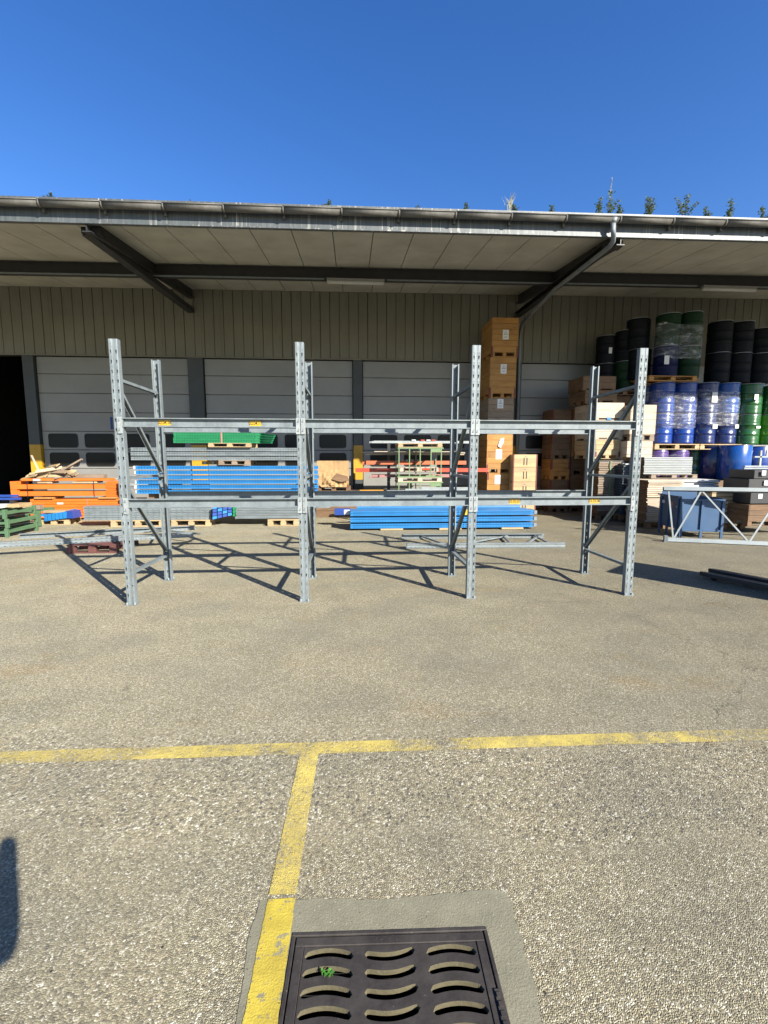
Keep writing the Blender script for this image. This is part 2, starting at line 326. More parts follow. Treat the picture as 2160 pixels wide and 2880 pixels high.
def mat_line(name, lo, hi, c1, c2):
    t = NT(name); v, c, h, g, b = ground_field(t)
    n = t.noise(v, 3.1, 5, 0.7); n2 = t.noise(v, 55, 4, 0.75)
    k = t.math('ADD', t.math('MULTIPLY', n, 0.62), t.math('MULTIPLY', n2, 0.5))
    k = t.math('SUBTRACT', k, t.math('MULTIPLY', g, 0.16))
    k = t.math('SUBTRACT', k, t.math('MULTIPLY', t.ramp(t.noise(v, 2.3, 2, 0.4), [(0.56, (0, 0, 0)), (0.66, (1, 1, 1))]), 0.07))
    wear = t.ramp(k, [(lo, (0, 0, 0)), (hi, (1, 1, 1))])
    yc = t.mix(t.ramp(n, [(0.35, (0, 0, 0)), (0.65, (1, 1, 1))]), c1, c2)
    col = t.mix(wear, c, yc)
    return t.out(col, 0.6, 0, h, 0.55, 0.005, spec=0.4)
M['line'] = mat_line('worn_yellow_paint', 0.43, 0.55, (0.50, 0.39, 0.08), (0.78, 0.62, 0.15))
M['line_fresh'] = None
def mat_concrete(paint=False):
    t = NT('drain_concrete' + ('_yellow' if paint else '')); v = t.world(); n = t.noise(v, 7, 6, 0.7); f = t.noise(v, 160, 3, 0.6)
    vo = t.n('TexVoronoi'); vo.inputs['Scale'].default_value = 70; t.l(v, vo.inputs['Vector'])
    c = t.mix(t.ramp(n, [(0.3, (0, 0, 0)), (0.7, (1, 1, 1))]), (0.21, 0.198, 0.125), (0.34, 0.32, 0.21))
    c = t.mix(t.math('MULTIPLY', f, 0.5), c, (0.17, 0.16, 0.13))
    sp = t.n('SeparateColor'); t.l(vo.outputs['Color'], sp.inputs[0])
    dot = t.math('MULTIPLY', t.ramp(vo.outputs['Distance'], [(0.16, (1, 1, 1)), (0.22, (0, 0, 0))]), t.ramp(sp.outputs[0], [(0.86, (0, 0, 0)), (0.88, (1, 1, 1))]))
    c = t.mix(dot, c, (0.42, 0.40, 0.33))
    dk = t.math('MULTIPLY', t.ramp(vo.outputs['Distance'], [(0.13, (1, 1, 1)), (0.18, (0, 0, 0))]), t.ramp(sp.outputs[1], [(0.90, (0, 0, 0)), (0.92, (1, 1, 1))]))
    c = t.mix(dk, c, (0.06, 0.055, 0.04))
    if paint:
        pn = t.noise(v, 26, 6, 0.75)
        y = t.mix(t.ramp(t.noise(v, 11, 5), [(0.35, (0, 0, 0)), (0.65, (1, 1, 1))]), (0.50, 0.38, 0.035), (0.68, 0.53, 0.05))
        c = t.mix(t.ramp(pn, [(0.38, (0, 0, 0)), (0.44, (0.93, 0.93, 0.93))]), c, y)
        c = t.mix(dk, c, (0.12, 0.09, 0.03))
    return t.out(c, 0.85, 0, f, 0.6, 0.004)
M['concrete'] = mat_concrete(); M['line_fresh'] = mat_concrete(True)

# ------------------------------------------------------------------ mesh builder
class MB:
    def __init__(s): s.v = []; s.f = []; s.sm = []
    def add(s, vs, fs, smooth=False):
        o = len(s.v); s.v += [Vector(v) for v in vs]; s.f += [tuple(i+o for i in f) for f in fs]; s.sm += [smooth]*len(fs); return s
    def box(s, x0, x1, y0, y1, z0, z1):
        if x0 > x1: x0, x1 = x1, x0
        return s.add([(x0, y0, z0), (x1, y0, z0), (x1, y1, z0), (x0, y1, z0), (x0, y0, z1), (x1, y0, z1), (x1, y1, z1), (x0, y1, z1)],
                     [(0, 3, 2, 1), (4, 5, 6, 7), (0, 1, 5, 4), (1, 2, 6, 5), (2, 3, 7, 6), (3, 0, 4, 7)])
    def obox(s, o, ax, ay, az):   # corner and three edge vectors
        o, ax, ay, az = map(Vector, (o, ax, ay, az))
        return s.add([o, o+ax, o+ax+ay, o+ay, o+az, o+ax+az, o+ax+ay+az, o+ay+az],
                     [(0, 3, 2, 1), (4, 5, 6, 7), (0, 1, 5, 4), (1, 2, 6, 5), (2, 3, 7, 6), (3, 0, 4, 7)])
    def bar(s, p0, p1, w, h, upv=(0, 0, 1)):
        p0, p1 = Vector(p0), Vector(p1); d = (p1-p0); u = Vector(upv); a = d.cross(u).normalized(); b = a.cross(d).normalized()
        return s.obox(p0-a*w/2-b*h/2, d, a*w, b*h)
    def channel(s, p0, p1, w, h, upv, t=0.004):   # web w wide, flanges h deep, opening along -b
        p0, p1 = Vector(p0), Vector(p1); d = (p1-p0); u = Vector(upv); a = d.cross(u).normalized(); b = a.cross(d).normalized()
        s.obox(p0-a*w/2+b*(h/2-t), d, a*w, b*t)
        s.obox(p0-a*w/2-b*h/2, d, a*t, b*(h-t)); s.obox(p0+a*(w/2-t)-b*h/2, d, a*t, b*(h-t)); return s
    def tube(s, pts, r, n=8, smooth=True):
        pts = [Vector(p) for p in pts]; rr = r if isinstance(r, (list, tuple)) else [r]*len(pts); vs = []; fs = []
        for i, p in enumerate(pts):
            d = (pts[min(i+1, len(pts)-1)]-pts[max(i-1, 0)]).normalized()
            a = d.cross(Vector((0, 0, 1)) if abs(d.z) < 0.95 else Vector((1, 0, 0))).normalized(); b = d.cross(a)
            for k in range(n):
                th = 2*math.pi*k/n; vs.append(p+(a*math.cos(th)+b*math.sin(th))*rr[i])
        for i in range(len(pts)-1):
            for k in range(n): fs.append((i*n+k, i*n+(k+1) % n, (i+1)*n+(k+1) % n, (i+1)*n+k))
        fs.append(tuple(range(n-1, -1, -1))); fs.append(tuple(range((len(pts)-1)*n, len(pts)*n)))
        return s.add(vs, fs, smooth)
    def lathe(s, prof, n=28, c=(0, 0, 0), smooth=True):
        c = Vector(c); vs = []; fs = []
        for r, z in prof:
            for k in range(n):
                th = 2*math.pi*k/n; vs.append(c+Vector((r*math.cos(th), r*math.sin(th), z)))
        for i in range(len(prof)-1):
            for k in range(n): fs.append((i*n+k, i*n+(k+1) % n, (i+1)*n+(k+1) % n, (i+1)*n+k))
        return s.add(vs, fs, smooth)
    def prism(s, poly, a, off):   # polygon (list of 3d points) swept by vector
        poly = [Vector(p) for p in poly]; off = Vector(off); n = len(poly)
        vs = poly+[p+off for p in poly]
        return s.add(vs, [tuple(range(n-1, -1, -1)), tuple(range(n, 2*n))]+[(i, (i+1) % n, (i+1) % n+n, i+n) for i in range(n)])
    def quad(s, *p): return s.add(p, [tuple(range(len(p)))])
    def mesh(s, name, mat=None, org=(0, 0, 0), solid=0.0, bevel=0.0):
        me = bpy.data.meshes.new(name); o = Vector(org)
        me.from_pydata([v-o for v in s.v], [], s.f)
        for p, q in zip(me.polygons, s.sm): p.use_smooth = q
        if solid:
            bm = bmesh.new(); bm.from_mesh(me); bmesh.ops.remove_doubles(bm, verts=bm.verts, dist=1e-5)
            bmesh.ops.recalc_face_normals(bm, faces=bm.faces)
            bmesh.ops.solidify(bm, geom=bm.faces[:], thickness=solid); bm.to_mesh(me); bm.free()
        if bevel:
            bm = bmesh.new(); bm.from_mesh(me); bmesh.ops.bevel(bm, geom=bm.edges[:], offset=bevel, segments=1, affect='EDGES'); bm.to_mesh(me); bm.free()
        if mat: me.materials.append(mat)
        me.update(); return me

ORG = {}
def wo_(p): return ORG.get(p.name, Vector((0, 0, 0))) if p else Vector((0, 0, 0))
def link(name, me, parent=None, loc=(0, 0, 0), mtx=None):
    o = bpy.data.objects.new(name, me); COL.objects.link(o)
    if parent: o.parent = parent
    if mtx is not None: o.matrix_local = mtx
    else: o.location = loc
    return o
def tag(o, label, cat, group=None):
    o['label'] = label; o['category'] = cat
    if group: o['group'] = group
    return o
def thing(name, loc, label, cat, group=None):
    o = bpy.data.objects.new(name, None); COL.objects.link(o); o.location = loc; o.empty_display_size = 0.1
    ORG[o.name] = Vector(loc); return tag(o, label, cat, group)
def part(name, mb, mat, parent, bevel=0.0, solid=0.0):
    """mesh given in world coordinates, origin at its own centre"""
    lo = Vector([min(v[i] for v in mb.v) for i in range(3)]); hi = Vector([max(v[i] for v in mb.v) for i in range(3)])
    c = (lo+hi)/2
    me = mb.mesh(name, mat, c, solid, bevel)
    o = link(name, me, parent, c-wo_(parent) if parent else c)
    ORG[o.name] = c; return o
def struct(o): o['kind'] = 'structure'; return o
def stuff(o): o['kind'] = 'stuff'; return o
def inst(name, me, parent, loc, mtx=None):
    """shared mesh placed at world loc under parent"""
    if mtx is not None:
        mm = mtx.copy(); mm.translation = mtx.translation-wo_(parent); return link(name, me, parent, mtx=mm)
    return link(name, me, parent, Vector(loc)-wo_(parent))
def frame_mtx(o, x, y, z):
    mm = Matrix((Vector(x), Vector(y), Vector(z))).transposed().to_4x4(); mm.translation = o; return mm
def text_mesh(name, body, size, mat, extrude=0.0004, align='CENTER', bold=0.0):
    cu = bpy.data.curves.new(name, 'FONT'); cu.body = body; cu.size = size; cu.extrude = extrude; cu.align_x = align; cu.align_y = 'CENTER'
    cu.offset = bold; cu.space_character = 0.95
    tmp = bpy.data.objects.new('tmp_text', cu); COL.objects.link(tmp)
    dg = bpy.context.evaluated_depsgraph_get(); me = bpy.data.meshes.new_from_object(tmp.evaluated_get(dg))
    bpy.data.objects.remove(tmp); bpy.data.curves.remove(cu); me.materials.clear(); me.materials.append(mat); me.name = name; return me
RX = Matrix.Rotation(math.pi/2, 4, 'X')   # text facing -Y
def text_at(name, me, parent, loc, sx=1.0):
    mm = RX @ Matrix.Diagonal((sx, 1, 1, 1)); mm.translation = Vector(loc)-wo_(parent); return link(name, me, parent, mtx=mm)

# ================================================================== GROUND AND MARKINGS
def sheet(name, poly, z, mat, thick=0.0):
    mb = MB(); mb.add([(x, y, z) for x, y in poly], [tuple(range(len(poly)))]); o = part(name, mb, mat, None); return struct(o)
# ground is a sheet with a rectangular hole for the drain (drain frame fills it)
GX0, GX1, GY0, GY1 = -0.225, 0.435, 0.735, 1.39
gb = MB()
R2 = Matrix.Rotation(math.radians(-2.0), 2)
gc = Vector((0.105, 1.065))
def rotg(x, y): q = R2 @ (Vector((x, y))-gc); return (q.x+gc.x, q.y+gc.y)
inner = [rotg(GX0, GY0), rotg(GX1, GY0), rotg(GX1, GY1), rotg(GX0, GY1)]
outer = [(-400, -400), (400, -400), (400, 600), (-400, 600)]
for i in range(4):
    j = (i+1) % 4; gb.quad((*outer[i], 0), (*outer[j], 0), (*inner[j], 0), (*inner[i], 0))
struct(part('ground', gb, M['ground'], None))
# concrete apron round the drain, ragged on the right
ap = MB(); ao = [(-0.318, 0.60), (0.50, 0.60), (0.515, 0.85), (0.535, 1.0), (0.528, 1.10), (0.548, 1.2), (0.545, 1.268), (0.556, 1.33), (0.552, 1.40), (0.566, 1.457), (0.553, 1.50), (0.50, 1.512), (0.33, 1.510), (0.27, 1.505), (0.10, 1.500), (0.02, 1.506), (-0.10, 1.518), (-0.225, 1.520), (-0.30, 1.528), (-0.345, 1.525), (-0.352, 1.44), (-0.360, 1.385), (-0.349, 1.32), (-0.345, 1.22), (-0.338, 1.10), (-0.330, 0.9)]
def rough_outline(pts, step=0.02, j=0.003):
    out = []
    for i in range(len(pts)):
        a = Vector(pts[i]); b = Vector(pts[(i+1) % len(pts)]); n = max(1, int((b-a).length/step))
        for k in range(n): q = a.lerp(b, k/n); out.append((q.x+random.uniform(-j, j), q.y+random.uniform(-j, j)))
    return out
ao = rough_outline(ao)
def ring(mb, outerp, innerp, z):
    # fan each outer edge to nearest inner corner, then close
    n = len(outerp); near = [min(range(4), key=lambda k: (innerp[k][0]-p[0])**2+(innerp[k][1]-p[1])**2) for p in outerp]
    for i in range(n):
        j = (i+1) % n; a, b = near[i], near[j]
        if a == b: mb.quad((*outerp[i], z), (*outerp[j], z), (*innerp[a], z))
        else: mb.quad((*outerp[i], z), (*outerp[j], z), (*innerp[b], z), (*innerp[a], z))
ring(ap, ao, inner, 0.0022); struct(part('drain_apron', ap, M['concrete'], None))
def ragged(x0, y0, x1, y1, w, n=40, j=0.0016):
    d = Vector((x1-x0, y1-y0)); nn = Vector((-d.y, d.x)).normalized(); a = []; b = []
    for i in range(n+1):
        p = Vector((x0, y0))+d*i/n; a.append(p+nn*(w/2+random.uniform(-j, j))); b.append(p-nn*(w/2+random.uniform(-j, j)))
    return [tuple(q) for q in b+a[::-1]]
def strip_line(name, x0, y0, x1, y1, w, z, mat, n=60):
    poly = ragged(x0, y0, x1, y1, w, n); k = len(poly)//2; mb = MB()
    mb.add([(x, y, z) for x, y in poly], [(i, i+1, len(poly)-2-i, len(poly)-1-i) for i in range(k-1)])
    return struct(part(name, mb, mat, None))
strip_line('yellow_line_across', -9, 2.555, 9, 2.252, 0.103, 0.0020, M['line'], 260)
strip_line('yellow_line_forward', -0.246, 2.36, -0.268, 1.545, 0.10, 0.0025, M['line'])
strip_line('yellow_line_at_drain', -0.268, 1.527, -0.278, 0.62, 0.100, 0.0042, M['line_fresh'])

# ================================================================== DRAIN GRATE
dr = thing('drain_grate', (*gc, 0), 'black cast iron drain grate with three columns of curved slots', 'drain grate')
def gl(x, y, z): q = rotg(x, y); return (q[0], q[1], z)
fb = MB()
def frbox(mb, x0, x1, y0, y1, z0, z1):
    o = Vector(gl(x0, y0, z0)); mb.obox(o, Vector(gl(x1, y0, z0))-o, Vector(gl(x0, y1, z0))-o, (0, 0, z1-z0))
fr = 0.013
frbox(fb, GX0, GX1, GY1-fr, GY1, -0.12, 0.006); frbox(fb, GX0, GX1, GY0, GY0+fr, -0.12, 0.006)
frbox(fb, GX0, GX0+fr, GY0+fr, GY1-fr, -0.12, 0.006); frbox(fb, GX1-fr, GX1, GY0+fr, GY1-fr, -0.12, 0.006)
part('outer_frame', fb, M['iron'], dr, bevel=0.002)
lidb = MB(); x0, x1, y0, y1 = GX0+fr+0.004, GX1-fr-0.004, GY0+fr+0.004, GY1-fr-0.004
rimw = 0.028
frbox(lidb, x0, x1, y1-rimw, y1, -0.02, 0.004); frbox(lidb, x0, x1, y0, y0+rimw, -0.02, 0.004)
frbox(lidb, x0, x0+rimw, y0+rimw, y1-rimw, -0.02, 0.004); frbox(lidb, x1-rimw, x1, y0+rimw, y1-rimw, -0.02, 0.004)
part('cover_rim', lidb, M['iron'], dr, bevel=0.0015)
# slotted plate: real slots between curved bars
px0, px1, py0, py1 = x0+rimw+0.002, x1-rimw-0.002, y0+rimw+0.002, y1-rimw-0.002
cols = [(-0.174, -0.016, 1), (0.020, 0.184, -1), (0.220, 0.384, 1)]
pitch = 0.0535; rows = 10; ztop = 0.0005
plate = MB(); wall = MB(); N = 20
def slot_curve(c, k, tt):
    a, b, sg = cols[c]; x = a+(b-a)*tt
    yc = py1-0.024-k*pitch + (0.0 if sg > 0 else -0.004)
    y = yc+sg*0.013*math.sin(math.pi*tt)**1.0 - 0.006*sg + 0.010*(tt-0.5)*(-0.3 if sg > 0 else 1.0)
    h = 0.0130*min(1.0, math.sqrt(max(0, 1-(2*tt-1)**12)))
    return x, y, h
xs_edges = [px0]+[v for c in cols for v in c[:2]]+[px1]
solidx = [(px0, cols[0][0]), (cols[0][1], cols[1][0]), (cols[1][1], cols[2][0]), (cols[2][1], px1)]
for a, b in solidx: plate.quad(gl(a, py0, ztop), gl(b, py0, ztop), gl(b, py1, ztop), gl(a, py1, ztop))
for c in range(3):
    for i in range(N):
        t0, t1 = i/N, (i+1)/N
        prev0 = (slot_curve(c, 0, t0)[0], py1); prev1 = (slot_curve(c, 0, t1)[0], py1)
        for k in range(rows):
            xa, ya, ha = slot_curve(c, k, t0); xb, yb, hb = slot_curve(c, k, t1)
            plate.quad(gl(xa, ya+ha, ztop), gl(xb, yb+hb, ztop), gl(*prev1, ztop), gl(*prev0, ztop))
            wall.quad(gl(xa, ya+ha, ztop), gl(xb, yb+hb, ztop), gl(xb, yb+hb, -0.0165), gl(xa, ya+ha, -0.0165))
            wall.quad(gl(xa, ya-ha, ztop), gl(xb, yb-hb, ztop), gl(xb, yb-hb, -0.0165), gl(xa, ya-ha, -0.0165))
            prev0 = (xa, ya-ha); prev1 = (xb, yb-hb)
        plate.quad(gl(prev0[0], py0, ztop), gl(prev1[0], py0, ztop), gl(*prev1, ztop), gl(*prev0, ztop))
part('slotted_plate', plate, M['iron'], dr); part('slot_walls', wall, M['silt'], dr)
pit = MB(); frbox(pit, GX0, GX1, GY0, GY1, -0.45, -0.40)
for q in ((GX0, GX0+0.01, GY0, GY1), (GX1-0.01, GX1, GY0, GY1), (GX0, GX1, GY0, GY0+0.01), (GX0, GX1, GY1-0.01, GY1)): frbox(pit, *q, -0.4, -0.121)
part('gully_pit', pit, M['black'], dr)
lh = MB(); frbox(lh, GX1-0.024, GX1-0.004, 1.10, 1.20, 0.006, 0.009)
for k in range(4): frbox(lh, GX1-0.021, GX1-0.008, 1.105+k*0.024, 1.118+k*0.024, 0.009, 0.012)
part('hinge_block', lh, M['iron'], dr)
# sprout in a slot
wd = MB()
for k in range(16):
    a = random.uniform(0, 6.28); l = random.uniform(0.007, 0.014); o = Vector((-0.088+random.uniform(-0.018, 0.02), 1.268+random.uniform(-0.006, 0.006), 0.0+random.uniform(0, 0.01)))
    d = Vector((math.cos(a), math.sin(a), random.uniform(0.0, 0.5)))*l; s_ = Vector((-math.sin(a), math.cos(a), 0))*l*0.35
    wd.quad(o, o+d*0.5+s_, o+d, o+d*0.5-s_)
    wd.tube([o-Vector((0, 0, 0.02)), o], 0.0006, 4)
tag(part('weed', wd, M['sprout'], None), 'small green weed sprouting from a slot of the drain grate', 'weed')

# ================================================================== WAREHOUSE
WY = 14.0
wh = thing('warehouse', (0, WY, 0), 'olive clad warehouse with white sectional dock doors and dark columns', 'warehouse')
# olive cladding boards
bw = 0.272; x = -13.4; bset = {}
while x < 14.6:
    w = bw
    key = random.choice([0, 0, 1, 2, 3])
    if key not in bset:
        g = (0.004, 0.009, 0.006, 0.012)[key]; mb = MB(); mb.box(-w/2+0.003, w/2-0.003-g, -0.03, 0.0, 0, 1.93)
        if key == 2: mb.box(-w/2+0.010, w*0.18, -0.037, -0.03, 0, 1.93); mb.box(w*0.18+0.008, w/2-0.014, -0.037, -0.03, 0, 1.93)
        else: mb.box(-w/2+0.010, w/2-0.014, -0.037, -0.03, 0, 1.93)
        bset[key] = mb.mesh('cladding_board', M['clad'])
    inst('cladding_board', bset[key], wh, (x+w/2, WY-0.06, 4.445), None); x += w
mb = MB(); mb.box(-14, 15.2, WY-0.055, WY+0.2, 4.42, 6.5); part('wall', mb, M['steel_dark'], wh)
mb = MB(); mb.box(-14, 15.2, WY-0.105, WY-0.056, 4.405, 4.44); part('cladding_trim', mb, M['clad'], wh)
# shell of the hall so the open doorway is dark
mb = MB(); mb.box(-14.2, -14, WY, 28, 0, 6.5); mb.box(15.2, 15.4, WY, 28, 0, 6.5); mb.box(-14.2, 15.4, 28, 28.2, 0, 6.5)
part('hall_walls', mb, M['steel_dark'], wh)
mb = MB(); mb.box(-14.2, 15.4, WY+0.2, 28.2, 6.5, 6.7); part('hall_roof', mb, M['steel_dark'], wh)
# columns
for (a, b, zt) in ((-9.144, -8.85, 4.40), (-4.665, -4.244, 4.40), (0.037, 0.306, 4.40), (4.66, 5.065, 4.40), (9.30, 9.75, 4.40), (-13.9, -13.5, 4.40)):
    mb = MB(); mb.box(a, b, WY-0.10, WY+0.25, 0, zt); c = part('column', mb, M['column'], wh)
    mb = MB(); mb.box(a-0.003, b+0.003, WY-0.103, WY+0.20, 0.93, 1.945); part('yellow_band', mb, M['yellow'], c)
rows_z = [4.395, 3.924, 3.393, 2.86, 2.329, 1.80, 1.261, 0.733, 0.20, 0.015]
def rrect(cx, cz, w, h, r, y, n=5):
    pts = []
    for (sx, sz, a0) in ((1, 1, 0), (-1, 1, 90), (-1, -1, 180), (1, -1, 270)):
        for k in range(n+1):
            a = math.radians(a0+90*k/n); pts.append(Vector((cx+sx*(w/2-r)+r*math.cos(a), y, cz+sz*(h/2-r)+r*math.sin(a))))
    return pts
winm = {}
def window(dobj, x0, x1, z0, z1):
    w, h = round(x1-x0, 3), round(z1-z0, 3); key = (w, h)
    if key not in winm:
        o1 = rrect(0, 0, w, h, 0.075, 0); o2 = rrect(0, 0, w-0.045, h-0.045, 0.06, 0); n = len(o1); off = Vector((0, -0.012, 0)); q = Vector((0, 0.004, 0))
        mb = MB(); vs = [p+off for p in o1]+[p+off for p in o2]+[p+q*2 for p in o1]+[p-q for p in o2]
        fs = []
        for i in range(n):
            j = (i+1) % n; fs += [(i, j, n+j, n+i), (i, 2*n+i, 2*n+j, j), (n+i, n+j, 3*n+j, 3*n+i)]
        mb.add(vs, fs); pm = MB(); pm.add([p-q for p in o2], [tuple(range(n))])
        winm[key] = (mb.mesh('window_frame', M['black']), pm.mesh('window_pane', M['pane']))
    f, p = winm[key]; loc = ((x0+x1)/2, WY-0.003, (z0+z1)/2)
    o = inst('window_frame', f, dobj, loc); inst('window_pane', p, dobj, loc)
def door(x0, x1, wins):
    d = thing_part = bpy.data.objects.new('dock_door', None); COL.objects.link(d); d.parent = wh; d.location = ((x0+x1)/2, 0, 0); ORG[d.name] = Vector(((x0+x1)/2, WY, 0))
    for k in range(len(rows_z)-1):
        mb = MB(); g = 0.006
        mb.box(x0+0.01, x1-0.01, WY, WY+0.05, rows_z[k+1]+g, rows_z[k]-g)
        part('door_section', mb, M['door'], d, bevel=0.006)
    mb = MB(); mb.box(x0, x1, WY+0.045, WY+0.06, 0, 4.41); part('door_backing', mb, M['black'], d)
    for (a, b) in wins:
        window(d, a, b, 1.863, 2.263); window(d, a, b, 1.325, 1.725)
    return d
d1 = door(-8.838, -4.675, [(-8.671, -7.861), (-7.674, -6.865), (-6.677, -5.867), (-5.68, -4.87)])
d2 = door(-4.234, 0.027, [(-3.99, -3.19), (-2.997, -2.197), (-1.991, -1.191), (-0.979, -0.179)])
d3 = door(0.316, 4.66, [(0.533, 1.353), (1.556, 2.376), (2.58, 3.40), (3.60, 4.42)])
d4 = door(5.075, 9.29, [(5.305, 6.135), (6.34, 7.16), (7.37, 8.19), (8.40, 9.2)])
nm = text_mesh('door_number', '1', 0.47, M['blue_ink'], bold=0.012); text_at('door_number', nm, d1, (-6.90, WY-0.006, 2.545))
mb = MB(); mb.box(9.75, 15.2, WY-0.02, WY+0.2, 0, 4.41); part('plain_wall', mb, M['door'], wh)
# faint things inside the open doorway are left dark

# ================================================================== CANOPY
cn = thing('canopy', (0, 8.6, 5.6), 'long steel canopy with pale soffit panels in front of the warehouse', 'canopy')
def sz(y): return 6.31-0.12*(WY-y)
XL, XR = -13.5, 15.0
XL2 = 0.41-0.752*18
pan = {}
def soffit_panel(xc, ya, yb, w):
    key = (round(ya, 2), round(w, 3))
    if key not in pan:
        mb = MB(); o = Vector((-w/2+0.008, ya, sz(ya))); mb.obox(o, (w-0.016, 0, 0), (0, yb-ya, sz(yb)-sz(ya)), (0, 0, 0.05)); pan[key] = mb.mesh('soffit_panel', M['soffit'])
    inst('soffit_panel', pan[key], cn, (xc, 0, 0))
x = -13.15
SW = 0.752
x = 0.416-SW*18
while x < 15.0:
    soffit_panel(x+SW/2, 8.74, 11.38, SW)
    x += SW
SW2 = 0.815; x = 0.588-SW2*17
while x < 15.0:
    soffit_panel(x+SW2/2, 11.56, 13.93, SW2); x += SW2
mb = MB(); mb.obox((XL, 8.64, sz(8.64)+0.051), (XR-XL+0.3, 0, 0), (0, 5.5, 0.12*5.5), (0, 0, 0.20)); part('roof_deck', mb, M['steel_dark'], cn)
# front edge beam
mb = MB(); mb.box(XL, XR+0.3, 8.60, 8.615, 5.552, 5.93); part('edge_beam_web', mb, M['fascia'], cn)
mb = MB(); mb.box(XL, XR+0.3, 8.588, 8.665, 5.530, 5.551); part('edge_beam_flange', mb, M['fascia'], cn)
# roof verge above gutter
mb = MB(); mb.box(XL, XR+0.3, 8.70, 9.3, 5.931, 5.940); part('roof_verge', mb, M['steel_dark'], cn)
# gutter, half round, segment by segment
gz = 5.785; gy = 8.485; gr = 0.066
prof = [(gy+gr*math.cos(math.radians(a)), gz+gr*1.1*math.sin(math.radians(a))*1.0) for a in range(180, 361, 18)]
prof = [(gy-gr-0.006, gz+0.012)]+prof+[(gy+gr+0.001, gz+0.055)]
xb = -13.5; gm = None; L = 0.985
mb = MB(); vs = []; fs = []
for (yy, zz) in prof: vs += [(0, yy, zz), (L-0.006, yy, zz)]
for i in range(len(prof)-1): fs.append((2*i, 2*i+1, 2*i+3, 2*i+2))
mb.add(vs, fs, True); mb.tube([(0, gy-gr-0.006, gz+0.014), (L-0.006, gy-gr-0.006, gz+0.014)], 0.010, 6)
gm = mb.mesh('gutter_length', M['gutter'], solid=0.0025)
bk = MB(); pp = [(y*1.0+(0.008 if y > gy else -0.008), z-0.008 if z < gz-0.02 else z) for y, z in prof]
vs = []; fs = []
for (yy, zz) in pp: vs += [(-0.016, yy, zz), (0.016, yy, zz)]
for i in range(len(pp)-1): fs.append((2*i, 2*i+1, 2*i+3, 2*i+2))
bk.add(vs, fs, True); bk.box(-0.016, 0.016, 8.545, 8.599, 5.66, 5.87)
bkm = bk.mesh('gutter_bracket', M['gutter'], solid=0.004)
x = 0.83-L*14
while x < 15:
    inst('gutter_length', gm, cn, (x, 0, 0)); inst('gutter_bracket', bkm, cn, (x, 0, 0)); x += L
# downpipe
dp = MB(); dp.tube([(4.66, 8.475, 5.78), (4.66, 8.475, 5.70)], [0.075, 0.045], 12)
dp.tube([(4.66, 8.475, 5.71), (4.665, 8.475, 5.60), (4.69, 8.50, 5.52), (4.73, 8.58, 5.45), (4.76, 8.75, 5.43), (4.78, 11.1, 5.50), (4.87, 13.45, 5.38), (4.93, 13.78, 5.22), (4.95, 13.82, 5.0), (4.95, 13.82, 0.0)], 0.044, 12)
part('downpipe', dp, M['galv_dark'], cn)
# mid beam
mb = MB(); yb_ = 11.46
mb.box(XL, XR, yb_-0.008, yb_+0.008, 5.75, sz(yb_)-0.002); mb.box(XL, XR, yb_-0.09, yb_+0.09, 5.725, 5.75); part('mid_beam', mb, M['steel_dark'], cn)
mb = MB(); mb.box(XL, -0.62, 11.33, 11.37, 5.70, 5.725); mb.box(0.84, 8.45, 11.33, 11.37, 5.70, 5.725); mb.box(9.98, XR, 11.33, 11.37, 5.70, 5.725); part('cable_tray', mb, M['galv_dark'], cn)
# rafters and braces at each column line
for xc in (-4.45, 4.90, -13.7, 14.3):
    mb = MB(); a = Vector((xc, 8.62, sz(8.62)-0.003)); b = Vector((xc, 13.92, sz(13.92)-0.003)); d = b-a
    mb.obox(a-Vector((0.008, 0, 0.24)), d, (0.016, 0, 0), (0, 0, 0.24)); mb.obox(a-Vector((0.075, 0, 0.255)), d, (0.15, 0, 0), (0, 0, 0.016))
    part('rafter', mb, M['steel_dark'], cn)
    mb = MB(); mb.channel((xc-0.09, 8.80, 5.49), (xc-0.04, 13.90, 5.72), 0.13, 0.17, (1, 0, 0), 0.012); part('knee_brace', mb, M['steel_dark'], cn)
    mb = MB(); mb.box(xc-0.17, xc+0.13, 8.78, 8.95, 5.45, 5.56); part('brace_plate', mb, M['black'], cn)  # black colour stands in for shade on this steel plate
cn.rotation_euler.y = -0.0075; cn.location.z -= 0.0043   # the canopy runs very slightly uphill to the right
def tube_lamp(x0, x1, lab):
    dz = 0.0075*((x0+x1)/2-0.57)
    t = thing('fluorescent_light', ((x0+x1)/2, 11.28, 5.6), lab, 'light fixture', 'tube lights under the canopy beam')
    mb = MB(); mb.box(x0, x1, 11.22, 11.32, 5.635+dz, 5.69+dz); part('housing', mb, M['lamp_body'], t)
    mb = MB(); mb.tube([(x0+0.01, 11.27, 5.615+dz), (x1-0.01, 11.27, 5.615+dz)], 0.045, 10); part('diffuser', mb, M['lamp'], t)
tube_lamp(-0.56, 0.77, 'long unlit tube light under the canopy beam, above the middle of the rack')
tube_lamp(8.53, 9.91, 'long unlit tube light under the canopy beam, above the dark drums at right')

